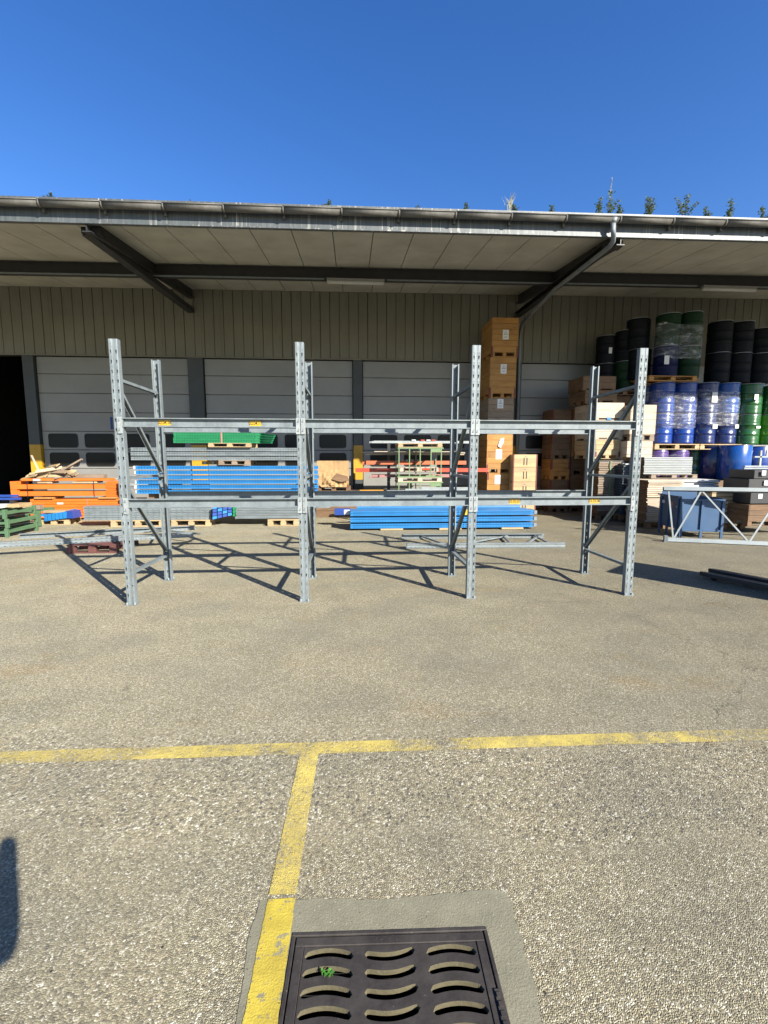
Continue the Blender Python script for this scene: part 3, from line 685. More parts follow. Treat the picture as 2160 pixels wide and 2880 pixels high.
# ------------------------------------------------------------------ plants on the roof edge
def shrub(x, y, z, h, kind, lab, spread=0.5, leaves=60):
    t = thing('roof_plant', (x, y, z), lab, 'plant', 'plants growing on the roof edge')
    st = MB(); lf = MB(); stems = max(1, int(2+spread*6)) if kind != 'grass' else 0
    if kind == 'grass':
        for k in range(26):
            a = random.uniform(0, 6.28); r = random.uniform(0.1, spread)*h; p0 = Vector((x+random.uniform(-.03, .03), y+random.uniform(-.03, .03), z)); p1 = p0+Vector((math.cos(a)*r*0.4, math.sin(a)*r*0.3, h*random.uniform(.5, .7))); p2 = p0+Vector((math.cos(a)*r, math.sin(a)*r, h*random.uniform(.75, 1.0)))
            w = Vector((0.003, 0, 0)); lf.add([p0-w, p0+w, p1+w, p1-w, p2], [(0, 1, 2, 3), (3, 2, 4)])
        part('blades', lf, M['grass'], t); return t
    for s_ in range(stems):
        a = random.uniform(0, 6.28); top = h*(1.0 if s_ == 0 else random.uniform(0.45, 0.85)); r = random.uniform(0, 0.12)*h if s_ == 0 else random.uniform(0.5, 1.5)*spread*h
        p0 = Vector((x+random.uniform(-.02, .02), y+random.uniform(-.02, .02), z-0.01)); p2 = p0+Vector((math.cos(a)*r, math.sin(a)*r*0.7, top)); p1 = (p0+p2)/2+Vector((random.uniform(-.03, .03), 0, 0.02))
        st.tube([p0, p1, p2], [0.005, 0.0035, 0.0015], 5)
        n = max(6, int(1.25*leaves*top/h/ (1+0.3*s_)))
        for k in range(n):
            f = random.uniform(0.18, 1.0); p = p0.lerp(p1, f*2) if f < .5 else p1.lerp(p2, f*2-1)
            p = p+Vector((random.gauss(0, 0.010+0.035*h), random.gauss(0, 0.010+0.035*h), random.gauss(0, .012)))
            aa = random.uniform(0, 6.28); l = random.uniform(0.024, 0.052)*(0.6+h); d = Vector((math.cos(aa), math.sin(aa)*0.8, random.uniform(-.3, .9))).normalized()*l; sd_ = d.cross(Vector((random.uniform(-1, 1), random.uniform(-1, 1), 1))).normalized()*l*0.36
            lf.quad(p, p+d*0.5+sd_, p+d, p+d*0.5-sd_)
    part('stems', st, M['twig'], t); part('leaves', lf, M['leaf'], t); return t
Ym = 8.74
PL = [(-5.07, 0.13, 's', 0.45, 'small bushy plant near the left end of the roof edge'),
      (-4.35, 0.04, 's', 0.8, 'tiny weed tuft on the roof edge above the left rafter'),
      (-3.56, 0.045, 's', 0.8, 'low weed on the roof edge, second tuft right of the left rafter'),
      (-2.76, 0.07, 's', 0.6, 'little pointed weed on the roof edge above the left door'),
      (-1.15, 0.045, 's', 0.8, 'flat weed tuft on the roof edge just left of the twiggy one'),
      (-0.40, 0.15, 's', 0.25, 'thin twiggy plant on the roof edge left of centre'),
      (0.44, 0.05, 's', 0.9, 'flat weed tuft on the roof edge near the middle'),
      (1.20, 0.10, 's', 0.35, 'short brownish weed on the roof edge above the middle tube light'),
      (2.05, 0.17, 's', 0.2, 'single-stem leafy weed on the roof edge right of centre'),
      (2.85, 0.36, 'grass', 0.45, 'tall pale grass tuft on the roof edge'),
      (2.96, 0.17, 's', 0.4, 'leafy weed at the foot of the tall grass on the roof edge'),
      (3.66, 0.17, 's', 0.25, 'narrow weed on the roof edge between the grass and the downpipe'),
      (4.52, 0.33, 's', 0.25, 'leaning leafy shrub on the roof edge just left of the tall stem'),
      (4.71, 0.66, 'tall', 0.28, 'tallest plant on the roof with a long bare upper stem above the downpipe'),
      (4.88, 0.20, 's', 0.5, 'low leafy shrub on the roof edge right of the tall stem'),
      (5.46, 0.37, 's', 0.55, 'broad round shrub on the roof edge right of the downpipe'),
      (6.18, 0.42, 's', 0.38, 'cross-shaped upright shrub on the roof edge'),
      (6.58, 0.24, 's', 0.2, 'slim weed on the roof edge between two shrubs at right'),
      (7.02, 0.36, 's', 0.22, 'slanting reddish shrub near the right end of the roof edge'),
      (7.72, 0.26, 's', 0.3, 'dark weed at the far right end of the roof edge')]
for (x, h, k, sp, lab) in PL:
    PZ = 5.935+0.0075*(x-0.57)
    if k == 'grass': shrub(x, Ym, PZ, h, 'grass', lab, sp)
    elif k == 'tall':
        t = shrub(x, Ym, PZ, 0.42, 's', lab, sp, 80); mb = MB(); mb.tube([(x, Ym, 6.0), (x+0.012, Ym+0.01, 6.38), (x+0.03, Ym, 6.62)], [0.006, 0.005, 0.004], 5)
        for q in range(14):
            p = Vector((x+0.014, Ym, 6.40+q*0.018)); a = random.uniform(0, 6.28); d = Vector((math.cos(a), math.sin(a), 0.8))*0.02; mb.quad(p, p+d+Vector((0, 0, .006)), p+d-Vector((0, 0, .006)))
        part('seed_stem', mb, M['grass'], t)
    else: shrub(x, Ym, PZ, h, 's', lab, sp, 26 if h < 0.12 else int(60+90*h))
ms = MB()
for k in range(520):
    x = random.uniform(-7, 9.0)
    if x < 1 and random.random() < 0.55: continue
    r = random.uniform(0.010, 0.030); p = Vector((x, 8.70+random.uniform(0, 0.15), 5.945+0.0075*(x-0.57)+random.uniform(-0.004, r*0.7)))
    a = random.uniform(0, 6.28); d = Vector((math.cos(a), math.sin(a), random.uniform(-.2, .8)))*r*1.3; e = Vector((-math.sin(a), math.cos(a), random.uniform(.0, .6)))*r*0.8
    ms.quad(p-e, p+d, p+e, p-d)
mo = stuff(part('moss', ms, M['leaf_dark'], None)); tag(mo, 'dark moss and leaf litter along the roof edge behind the gutter', 'moss')

# ================================================================== RACKING MESHES
def upright_mesh(name, L, w, d, pitch, mat, hole=(0.0175, 0.035), z0=0.05, cols_=(0.0195, 0.0705), groove=True, coarse=False, lip=0.014):
    """omega profile: perforated face at y=0, flanges going to y=d, lips inward"""
    mb = MB(); f = w/0.09; cxs = [c*f for c in cols_]; hw = 0.011*f
    n = int((L-2*z0)/pitch); start = z0
    def strip(xa, ya, xb, yb): mb.quad((xa, ya, 0), (xb, yb, 0), (xb, yb, L), (xa, ya, L))
    g = (0.012 if coarse else 0.0035)*f if groove else 0
    xs = [0.0, cxs[0]-hw, cxs[0]+hw, cxs[0]+hw+0.004*f, cxs[1]-hw-0.004*f, cxs[1]-hw, cxs[1]+hw, w]
    strip(xs[0], 0, xs[1], 0); strip(xs[6], 0, xs[7], 0)
    strip(xs[2], 0, xs[3], g); strip(xs[3], g, xs[4], g); strip(xs[4], g, xs[5], 0)
    for cx in cxs:
        xa, xb = cx-hw, cx+hw
        mb.quad((xa, 0, 0), (xb, 0, 0), (xb, 0, start), (xa, 0, start)); mb.quad((xa, 0, start+n*pitch), (xb, 0, start+n*pitch), (xb, 0, L), (xa, 0, L))
        for k in range(n):
            a, b = start+k*pitch, start+(k+1)*pitch; c = (a+b)/2; hh = hole[1]/2; r = hole[0]/2
            if coarse:
                ip = [(cx-r, c-hh), (cx+r, c-hh), (cx+r, c+hh), (cx-r, c+hh)]; op = [(xa, a), (xb, a), (xb, b), (xa, b)]
            else:
                ip = [(cx-r*.5, c-hh), (cx+r*.5, c-hh), (cx+r*.55, c), (cx+r, c+hh*.35), (cx+r*.7, c+hh*.9), (cx, c+hh*1.05), (cx-r*.7, c+hh*.9), (cx-r, c+hh*.35), (cx-r*.55, c)]
                op = [(xa, a), (xb, a), (xb, c), (xb, c+hh*.6), (xb, b), (cx, b), (xa, b), (xa, c+hh*.6), (xa, c)]
            m_ = len(ip)
            for i in range(m_):
                j = (i+1) % m_
                mb.quad((op[i][0], 0, op[i][1]), (op[j][0], 0, op[j][1]), (ip[j][0], 0, ip[j][1]), (ip[i][0], 0, ip[i][1]))
    strip(0, d, 0, 0); strip(w, 0, w, d)
    if lip: strip(lip, d, 0, d); strip(w, d, w-lip, d)
    return mb.mesh(name, mat, solid=0.0022 if not coarse else 0.0)
H = 2.787; UW = 0.090; UD = 0.062; RY0, RY1 = 5.05, 6.125
um = upright_mesh('upright', H, UW, UD, 0.0985, M['galv'])
rk = thing('pallet_rack', (0.4, 5.6, 0), 'empty galvanised steel pallet rack of three bays standing in the yard', 'pallet rack')
XF = [-2.454, -0.588, 1.290, 3.162]
LEAN = [-0.033, -0.006, 0.007, 0.008]
bpm = MB(); bpm.box(-0.015, UW+0.015, -0.022, UD+0.03, 0, 0.006); bpm = bpm.mesh('base_plate', M['galv'])
bl = MB()
for (bx, by) in ((0.004, -0.010), (UW-0.004, -0.010), (UW/2, UD-0.012)): bl.tube([(bx, by, 0.006), (bx, by, 0.030)], 0.011, 6, False)
blm = bl.mesh('anchor_bolts', M['galv_white'])
def strut(parent, name, p0, p1, w=0.046, h=0.030, upv=(0, 0.7, 0.72), mat='galv'):
    mb = MB(); mb.channel(p0, p1, w, h, upv, 0.003); return part(name, mb, M[mat], parent)
hts = [2.40, 1.375, 0.345]
for i, x in enumerate(XF):
    lz = Vector((LEAN[i]/H, 0, 1)).normalized()
    for (yy, xx, sgn) in ((RY0, x, 1), (RY1, x+UW, -1)):
        u = inst('upright', um, rk, None, frame_mtx((xx, yy, 0.006), (sgn, 0, 0), (0, sgn, 0), lz))
        for nm_, me_ in (('base_plate', bpm), ('anchor_bolts', blm)): link(nm_, me_, u, (0, 0, -0.006) if nm_ == 'base_plate' else (0, 0, -0.006))
    def fp(y, z): return (x+UW/2+LEAN[i]*z/H, y, z)
    ya, yb = RY0+UD-0.02, RY1-UD+0.02
    for z in hts: strut(rk, 'horizontal_strut', fp(ya, z), fp(yb, z-0.01), upv=(0, 0, 1))
    strut(rk, 'diagonal_strut', fp(ya, 2.345), fp(yb, 1.40)); strut(rk, 'diagonal_strut', fp(ya, 1.315), fp(yb, 0.375))
    strut(rk, 'diagonal_strut', fp(ya, 0.30), fp(ya+0.001, 0.30), 0.03, 0.02) if False else None
# beams
ZU, ZL, BH = 2.004, 1.158, 0.094
def beam_mesh(L):
    mb = MB(); t = 0.003; D = 0.044; rec = 0.036
    mb.box(0, L, rec, rec+t, -BH, 0)                                   # web
    mb.box(0, L, 0, rec, -t, 0); mb.box(0, L, 0, rec, -BH, -BH+t)      # flanges
    mb.box(0, L, -0.003, 0, -0.010, 0); mb.box(0, L, -0.003, 0, -BH, -BH+0.010)
    return mb.mesh('beam', M['galv'])
cnm = MB(); cnm.box(-0.046, 0.0, -0.010, -0.004, -0.163, 0.008); cnm.box(-0.004, 0.0, -0.004, 0.042, -0.163, 0.008); cnL = cnm.mesh('end_connector', M['galv_white'], bevel=0.001)
cnm = MB(); cnm.box(0.0, 0.046, -0.010, -0.004, -0.163, 0.008); cnm.box(0.0, 0.004, -0.004, 0.042, -0.163, 0.008); cnR = cnm.mesh('end_connector', M['galv_white'], bevel=0.001)
def hooks(sx):
    mb = MB()
    for z in (-0.030, -0.128): mb.tube([(sx*0.026, -0.0105, z), (sx*0.026, -0.016, z)], 0.0085, 8, False); mb.box(sx*0.026-0.002, sx*0.026+0.006, -0.013, -0.010, z+0.012, z+0.022)
    return mb.mesh('hook_rivets', M['galv_dark'])
hkL, hkR = hooks(-1), hooks(1)
beams = {}
bmeshes = {}
for bay in range(3):
    for zt, kk in ((ZU, 'u'), (ZL, 'l')):
        for yy, fr_ in ((RY0-0.006, 'f'), (RY1-0.046, 'r')):
            xa = XF[bay]+UW+LEAN[bay]*zt/H+0.004; xb = XF[bay+1]+LEAN[bay+1]*zt/H-0.004
            L = round(xb-xa, 3)
            if L not in bmeshes: bmeshes[L] = beam_mesh(L)
            b = inst('beam', bmeshes[L], rk, (xa, yy, zt)); ORG[b.name] = Vector((xa, yy, zt)); beams[bay, kk, fr_] = b
            if fr_ == 'f':
                for (me_, hk_, lx) in ((cnL, hkL, 0), (cnR, hkR, L)):
                    link('end_connector', me_, b, (lx, 0, 0)); link('hook_rivets', hk_, b, (lx, 0, 0))
            else:
                for (me_, lx) in ((cnL, 0), (cnR, L)):
                    o = link('end_connector', me_, b, (lx, 0.052, 0)); o.scale = (1, -1, 1)
def sticker(b, body, x0, x1, z0, z1):
    y = ORG[b.name].y+0.036
    mb = MB(); mb.box(x0, x1, y-0.0018, y-0.0003, z0, z1); part('sticker', mb, M['sticker'], b)
    me = text_mesh('sticker_number', body, (z1-z0)*0.92, M['ink'], bold=0.0009); text_at('sticker_number', me, b, ((x0+x1)/2, y-0.0026, (z0+z1)/2), 0.86)
sticker(beams[0, 'u', 'f'], '02.04.18', -2.028, -1.904, 1.930, 1.982); sticker(beams[0, 'u', 'f'], '02.04.17', -1.088, -0.966, 1.928, 1.980)
sticker(beams[2, 'l', 'f'], '03.03.07', 1.762, 1.884, 1.080, 1.132); sticker(beams[2, 'l', 'f'], '03.03.06', 2.692, 2.812, 1.080, 1.132)

# ================================================================== GENERIC LOADS
def ladder_frame(name, o, U, V, L, D, lab, nodes, mat='galv', w=0.09, pitchh=0.075, group=None, both=True):
    """rack frame lying down: rails along U, struts across along V; perforated faces point to -V and +V"""
    o, U, V = Vector(o), Vector(U).normalized(), Vector(V).normalized(); Wv = U.cross(V).normalized()
    t = thing(name, o, lab, 'rack frame', group)
    me = upright_mesh('rail', L, w, 0.06, pitchh, M[mat], hole=(0.014, 0.026))
    # upright local: x across (w) -> Wv (up), y inward -> V, z along -> U.  x,y,z right-handed: x cross y = z => Wv x V = -U, so flip
    inst('rail', me, t, None, frame_mtx(o+Wv*w, -Wv, V, U)); inst('rail', me, t, None, frame_mtx(o+V*D, Wv, -V, U))
    for (a, b) in nodes:
        strut(t, 'strut', o+U*a+V*0.03+Wv*w/2, o+U*b+V*(D-0.03)+Wv*w/2, 0.036, 0.026, Wv, mat)
    return t
def bundle(name, lab, cat, x0, x1, yf, rows_, ncol, w, mat, pitchh=0.062, hole=(0.010, 0.030), d=0.055, endmat=None, group=None, gap=0.004, jitter=0.01, depthstep=None, wrap_straps=()):
    """stack of uprights lying along X, perforated face to -Y. rows_: list of z of lower edge of each row"""
    t = thing(name, ((x0+x1)/2, yf, rows_[0]), lab, cat, group)
    me = upright_mesh('upright', x1-x0, w, d, pitchh, M[mat], hole=hole, coarse=True, cols_=(0.022, 0.068))
    for z in rows_:
        for c in range(ncol):
            dx = random.uniform(-jitter, jitter); y = yf+c*(depthstep or (d+gap))
            inst('upright', me, t, None, frame_mtx((x0+dx, y, z+w), (0, 0, -1), (0, 1, 0), (1, 0, 0)))
    for xs_ in wrap_straps:
        mb = MB(); yb2 = yf+ncol*(depthstep or (d+gap)); za, zb = rows_[0], rows_[-1]+w
        mb.box(xs_, xs_+0.016, yf-0.003, yf-0.001, za-0.002, zb+0.002); mb.box(xs_, xs_+0.016, yf-0.003, yb2, zb+0.001, zb+0.003); part('strap', mb, M['ink'], t)
    return t
PALM = {}
def pallet(x, y, z, lab, wx=1.2, wy=0.8, kind='grey', h=0.144, blk=None, group='wooden pallets under the goods', rot=0.0):
    """x,y = centre, z = underside"""
    t = thing('pallet', (x, y, z), lab, 'pallet', group)
    blk = blk or kind
    def g(key, fn, mat):
        k = (key, wx, wy, h, kind, blk)
        if k not in PALM: PALM[k] = fn().mesh(key, mat, bevel=0.002)
        return PALM[k]
    tb = 0.022*h/0.144; bh_ = h-3*tb
    top = g('top_board', lambda: MB().box(-wx/2, wx/2, -0.045*wy/0.8, 0.045*wy/0.8, 0, tb), WA[kind, 0])
    sid = g('stringer_board', lambda: MB().box(-0.05, 0.05, -wy/2, wy/2, 0, tb), WA[kind, 1])
    rn = g('runner_board', lambda: MB().box(-wx/2, wx/2, -0.045*wy/0.8, 0.045*wy/0.8, 0, tb), WA[kind, 0])
    bk_ = g('block', lambda: MB().box(-0.062, 0.062, -0.045*wy/0.8, 0.045*wy/0.8, 0, bh_), WA[blk, 0])
    ys = [(-0.5+0.0565)*wy, 0, (0.5-0.0565)*wy]
    for yy in ys: link('runner_board', rn, t, (0, yy, 0))
    for xx in (-wx/2+0.063, 0, wx/2-0.063):
        for yy in ys: link('block', bk_, t, (xx, yy, tb))
        link('stringer_board', sid, t, (xx, 0, tb+bh_))
    for k in range(5): link('top_board', top, t, (0, (-0.5+0.0565)*wy+k*(1-0.113)*wy/4, tb*2+bh_))
    t.rotation_euler.z = rot
    return t
def sign(t, x, z, y, w=0.165, h=0.25, rot=0):
    mb = MB(); mb.box(x-w/2, x+w/2, y-0.002, y-0.0005, z-h/2, z+h/2); s_ = part('warning_sheet', mb, M['paper'], t)
    mb = MB(); c = Vector((x, y-0.003, z+h*0.14)); R = w*0.36
    P3 = [c+Vector((R*math.cos(a), 0, R*math.sin(a))) for a in (math.pi/2, math.pi*7/6, math.pi*11/6)]
    for i in range(3): mb.bar(P3[i], P3[(i+1) % 3], 0.002, w*0.055, (0, 1, 0)) if False else mb.obox(P3[i]+Vector((0, 0, -0.003)), P3[(i+1) % 3]-P3[i], (0, 0.001, 0), (0, 0, w*0.06))
    mb.box(x-w*0.022, x+w*0.022, y-0.004, y-0.003, c.z-R*0.12, c.z+R*0.45); mb.box(x-w*0.022, x+w*0.022, y-0.004, y-0.003, c.z-R*0.32, c.z-R*0.2)
    part('warning_triangle', mb, M['ink'], s_)
    mb = MB(); mb.box(x-w*0.28, x+w*0.28, y-0.004, y-0.003, z-h*0.24, z-h*0.21); mb.box(x-w*0.2, x+w*0.2, y-0.004, y-0.003, z-h*0.31, z-h*0.285); part('text_line', mb, M['grey_ink'], s_)
def crate(x0, x1, y0, y1, z0, z1, lab, kind='pale', n=4, base=0.0, corners=None, cmat='red_brown', name='wooden_crate', group=None, battens=False, lid=True, basekind=None):
    """boarded crate; front at y0. base>0: pallet feet below the boards"""
    t = thing(name, ((x0+x1)/2, (y0+y1)/2, z0), lab, 'crate', group)
    zb = z0+base; hh = (z1-zb)/n; tt = 0.022
    mef = MB().box(-(x1-x0)/2+tt+.001, (x1-x0)/2-tt-.001, -tt/2, tt/2, 0.002, hh-0.003).mesh('front_board', WA[kind, 0], bevel=0.002)
    mes = MB().box(-tt/2, tt/2, -(y1-y0)/2, (y1-y0)/2, 0.002, hh-0.003).mesh('side_board', WA[kind, 1], bevel=0.002)
    for k in range(n):
        z = zb+k*hh; j = random.uniform(-0.002, 0.002)
        inst('front_board', mef, t, ((x0+x1)/2, y0+tt/2+j, z)); inst('front_board', mef, t, ((x0+x1)/2, y1-tt/2, z))
        inst('side_board', mes, t, (x0+tt/2+j, (y0+y1)/2, z)); inst('side_board', mes, t, (x1-tt/2, (y0+y1)/2, z))
    if lid: part('lid', MB().box(x0+tt+0.001, x1-tt-0.001, y0+tt+0.003, y1-tt-0.003, z1-0.03, z1-0.008), WA[kind, 0], t)
    if base:
        bk2 = basekind or kind
        for xx in (x0+0.05, (x0+x1)/2, x1-0.05):
            for yy in (y0+0.06, (y0+y1)/2, y1-0.06): part('foot_block', MB().box(xx-0.045, xx+0.045, yy-0.055, yy+0.055, z0+0.018, zb-0.014), WA[bk2, 0], t)
        part('base_deck', MB().box(x0, x1, y0, y1, zb-0.0135, zb+0.0015), WA[bk2, 0], t)
        for yy in (y0+0.06, (y0+y1)/2, y1-0.06): part('base_runner', MB().box(x0, x1, yy-0.05, yy+0.05, z0, z0+0.0175), WA[bk2, 0], t)
    if corners:
        za, zc = corners
        for xx in (x0, x1):
            for yy in (y0, y1):
                sx = 1 if xx == x0 else -1; sy = 1 if yy == y0 else -1
                mb = MB(); a, b = sorted((xx-sx*0.004, xx+sx*0.045)); c, d_ = sorted((yy-sy*0.004, yy)); mb.box(a, b, c, d_, za, zc)
                a, b = sorted((xx-sx*0.004, xx)); c, d_ = sorted((yy, yy+sy*0.045)); mb.box(a, b, c, d_, za, zc); part('corner_iron', mb, M[cmat], t)
    return t

# ================================================================== LEFT GROUP
# ladder frame lying on the ground at left, one end on the red pallet
U = Vector((3.0, 0.93, 0)).normalized()
fa = Vector((-5.64, 7.675, 0)); fb_ = Vector((-2.92, 8.50, 0.0))
U = (fb_-fa).normalized(); V = Vector((-U.y, U.x, 0)); 
ladder_frame('rack_frame', fa+Vector((-0.02, 0, 0.152)), U, V, (fb_-fa).length+0.05, 0.93, 'grey perforated rack frame lying flat beside the red pallet at left', [(0.95, 0.55), (0.98, 2.2), (2.25, 2.25), (3.0, 2.2)])
pallet(-4.34, 8.28, 0.0, 'red-brown wooden pallet on the asphalt under the lying frame at left', 0.80, 0.80, 'red', 0.15)
# green stillages, three folded, stacked
def stillage(z, lab, dx=0.0):
    o = Vector((-7.55+dx, 9.56, z)); t = thing('folded_stillage', o, lab, 'stillage', 'stacked green folding stillages')
    w, d, h = 0.70, 0.92, 0.185
    for (a, b) in ((0, 0), (w-0.06, 0), (0, d-0.06), (w-0.06, d-0.06)):
        part('corner_post', MB().box(o.x+a, o.x+a+0.06, o.y+b, o.y+b+0.06, z, z+h), M['green_dull'], t, bevel=0.003)
    for b in (0.005, d-0.045): part('rail', MB().box(o.x+0.06, o.x+w-0.06, o.y+b, o.y+b+0.04, z+0.08, z+0.125), M['green_dull'], t)
    for a in (0.005, w-0.045): part('rail', MB().box(o.x+a, o.x+a+0.04, o.y+0.06, o.y+d-0.06, z+0.085, z+0.13), M['green_dull'], t)
    for k in range(3):
        a = 0.12+k*0.2; part('folded_leg', MB().bar((o.x+a, o.y+0.08, z+0.10), (o.x+a+0.15, o.y+d-0.1, z+0.15), 0.035, 0.03), M['green_dull'], t)
    part('mesh_deck', MB().box(o.x+0.045, o.x+w-0.045, o.y+0.045, o.y+d-0.045, z+0.03, z+0.04), M['charcoal'], t)
stillage(0.0, 'lowest of the three stacked green steel stillages at left'); stillage(0.186, 'middle one of the three stacked green steel stillages at left', 0.02); stillage(0.372, 'top one of the three stacked green steel stillages at left', -0.015)
def block_thing(name, lab, cat, box, mat, group=None, bevel=0.006):
    return tag(part(name, MB().box(*box), mat, None, bevel=bevel), lab, cat, group)
block_thing('wrapped_parcel', 'white wrapped parcel lying on top of the green stillages', 'parcel', (-7.62, -7.12, 9.85, 10.2, 0.56, 0.62), M['paper'])
block_thing('timber_block', 'short pale timber block lying right of the white parcel', 'timber', (-7.10, -6.86, 9.95, 10.35, 0.56, 0.63), WA['pine', 1])
# green frame behind with timber
t = thing('green_steel_rack', (-8.0, 11.0, 0), 'green steel beam frame behind the stillages with timber on top', 'steel frame')
for (a, b, c, d_) in ((-8.6, -7.15, 0.30, 0.40), (-8.6, -7.15, 0.02, 0.10)): part('rail', MB().box(a, b, 11.0, 11.06, c, d_), M['green_dull'], t, bevel=0.003)
for a in (-8.5, -7.8, -7.21): part('post', MB().box(a, a+0.055, 11.0, 11.055, 0.101, 0.299), M['green_dull'], t)
part('rail', MB().box(-8.6, -7.15, 11.5, 11.56, 0.30, 0.40), M['green_dull'], t)
for a in (-8.5, -7.8, -7.21): part('post', MB().box(a, a+0.055, 11.5, 11.555, 0.0, 0.299), M['green_dull'], t)
block_thing('timber_beam', 'pale squared timber lying on the green frame at far left', 'timber', (-8.55, -7.30, 10.98, 11.12, 0.402, 0.50), WA['pine', 0])
block_thing('timber_beam', 'short brownish timber end beside the pale one on the green frame', 'timber', (-7.28, -7.12, 10.97, 11.13, 0.402, 0.50), WA['grey', 0])
t = thing('blue_beam_pair', (-8.3, 11.5, 0.56), 'two blue steel beams lying at the far left edge behind the green frame', 'steel beam')
for k, z in enumerate((0.57, 0.64)): part('beam', MB().box(-9.4, -7.98-0.06*k, 11.62, 11.70, z, z+0.055), M['blue_dark'], t, bevel=0.003)
part('support', MB().box(-9.0, -8.9, 11.6, 11.75, 0.0, 0.569), M['steel_dark'], t); part('support', MB().box(-8.2, -8.12, 11.6, 11.75, 0.0, 0.569), M['steel_dark'], t)
# blue angled plates on a pallet
pallet(-7.05, 11.55, 0.0, 'broken pale pallet under the blue angled plates', 0.72, 0.5, 'pine', 0.12)
t = thing('blue_plate_row', (-7.0, 11.3, 0.12), 'row of bright blue angled steel plates with a pale timber on top', 'steel plates')
for k in range(6):
    x = -7.22+k*0.085; mb = MB(); mb.obox((x, 11.25, 0.10+0.012*k), (0.07, 0.0, 0.0), (0.012, 0.42, 0.03), (0.018, -0.02, 0.155)); part('plate', mb, M['blue'], t, bevel=0.002)
mb = MB(); mb.obox((-7.42, 11.24, 0.20), (0.20, 0.02, 0.01), (0, 0.4, 0), (-0.02, 0, 0.05)); part('plate', mb, M['blue'], t)
mb = MB(); mb.obox((-6.72, 11.28, 0.16), (0.16, -0.02, 0.0), (0, 0.35, 0), (-0.03, 0, 0.17)); part('plate', mb, M['blue_dark'], t)
block_thing('timber_block', 'pale timber laid across the blue angled plates', 'timber', (-7.26, -6.76, 11.3, 11.5, 0.285, 0.345), WA['pine', 0])
# orange beam bundles
def orange_beams(lab, x0, x1, yf, rws, ncol, h=0.105, conn=True, name='orange_beam_bundle', mat='orange', conrange=None, dx=0.0):
    t = thing(name, ((x0+x1)/2, yf, rws[0]), lab, 'beam bundle', 'bundles of orange rack beams')
    mb = MB(); L = x1-x0; mb.box(0, L, 0, 0.05, 0, h); me = mb.mesh('beam', M[mat], bevel=0.004)
    ce = MB(); ce.box(-0.004, 0.0, -0.012, 0.055, -0.05, h+0.03); ce.box(-0.004, 0.045, -0.016, -0.012, -0.05, h+0.03); ce.box(0.008, 0.037, -0.0165, -0.016, 0, 0.02)
    cem = ce.mesh('end_connector', M[mat])
    for z in rws:
        for c in range(ncol):
            b = inst('beam', me, t, (x0+random.uniform(-.012, .012), yf+c*0.058, z))
            if conn and c < 3:
                link('end_connector', cem, b, (0, 0, 0)); o = link('end_connector', cem, b, (L, 0, 0)); o.scale = (-1, 1, 1)
    return t
tb_ = orange_beams('lower bundle of seven tight layers of orange beams on the ground at left', -8.14, -5.45, 12.2, [0.05+k*0.070 for k in range(7)], 8, 0.064, False)
part('strap', MB().box(-6.75, -6.735, 12.196, 12.199, 0.05, 0.54), M['grey_ink'], tb_)
part('paper_tag', MB().box(-7.48, -7.33, 12.194, 12.199, 0.405, 0.445), M['paper'], tb_)
for k, (a, lab) in enumerate(((-8.0, 'left timber spacer on the lower orange bundle'), (-6.45, 'right timber spacer on the lower orange bundle'))):
    block_thing('timber_spacer', lab, 'timber', (a, a+0.45, 12.15, 12.65, 0.541, 0.585), WA['honey', 1])
t = orange_beams('upper bundle of orange beams with dense connector ends, strapped twice', -8.52, -6.02, 12.2, [0.615, 0.790], 7, 0.115, False)
for side, xx in ((0, -8.56), (1, -6.26)):
    for c in range(7):
        for r_ in range(2):
            z = 0.59+r_*0.20; wd_ = 0.16 if side == 0 else 0.27
            mb = MB(); mb.box(xx+c*0.012, xx+wd_+c*0.012, 12.185+c*0.055, 12.191+c*0.055, z, z+0.195)
            if c == 0 and side == 1:
                for q in range(6):
                    for s2 in range(5): mb.box(xx+0.02+q*0.042, xx+0.045+q*0.042, 12.172, 12.186, z+0.012+s2*0.037, z+0.034+s2*0.037)
            part('connector_plate', mb, M['orange'], t)
for xs_ in (-8.15, -6.55): part('strap', MB().box(xs_, xs_+0.018, 12.165, 12.168, 0.59, 0.99), M['ink'], t)
t = orange_beams('top layer of orange beams lying across the strapped orange bundle', -8.30, -6.15, 12.22, [0.995], 5, 0.062, False)
part('paper_tag', MB().box(-8.02, -7.85, 12.216, 12.219, 1.005, 1.045), M['paper'], t)
for (a, b, z, nm_) in ((-7.1, -6.5, 0.935, 'white plank stub between the orange layers, right'), (-7.95, -7.6, 0.93, 'pale plank stub between the orange layers, left')):
    block_thing('plank_stub', nm_, 'plank', (a, b, 12.25, 12.55, z, z+0.045), WA['pine', 0])
# white plank and timber on top
block_thing('timber_beam', 'thick pale timber lying on the orange beams right of the scrap wood', 'timber', (-7.17, -6.36, 12.3, 12.5, 1.058, 1.155), WA['grey', 0])
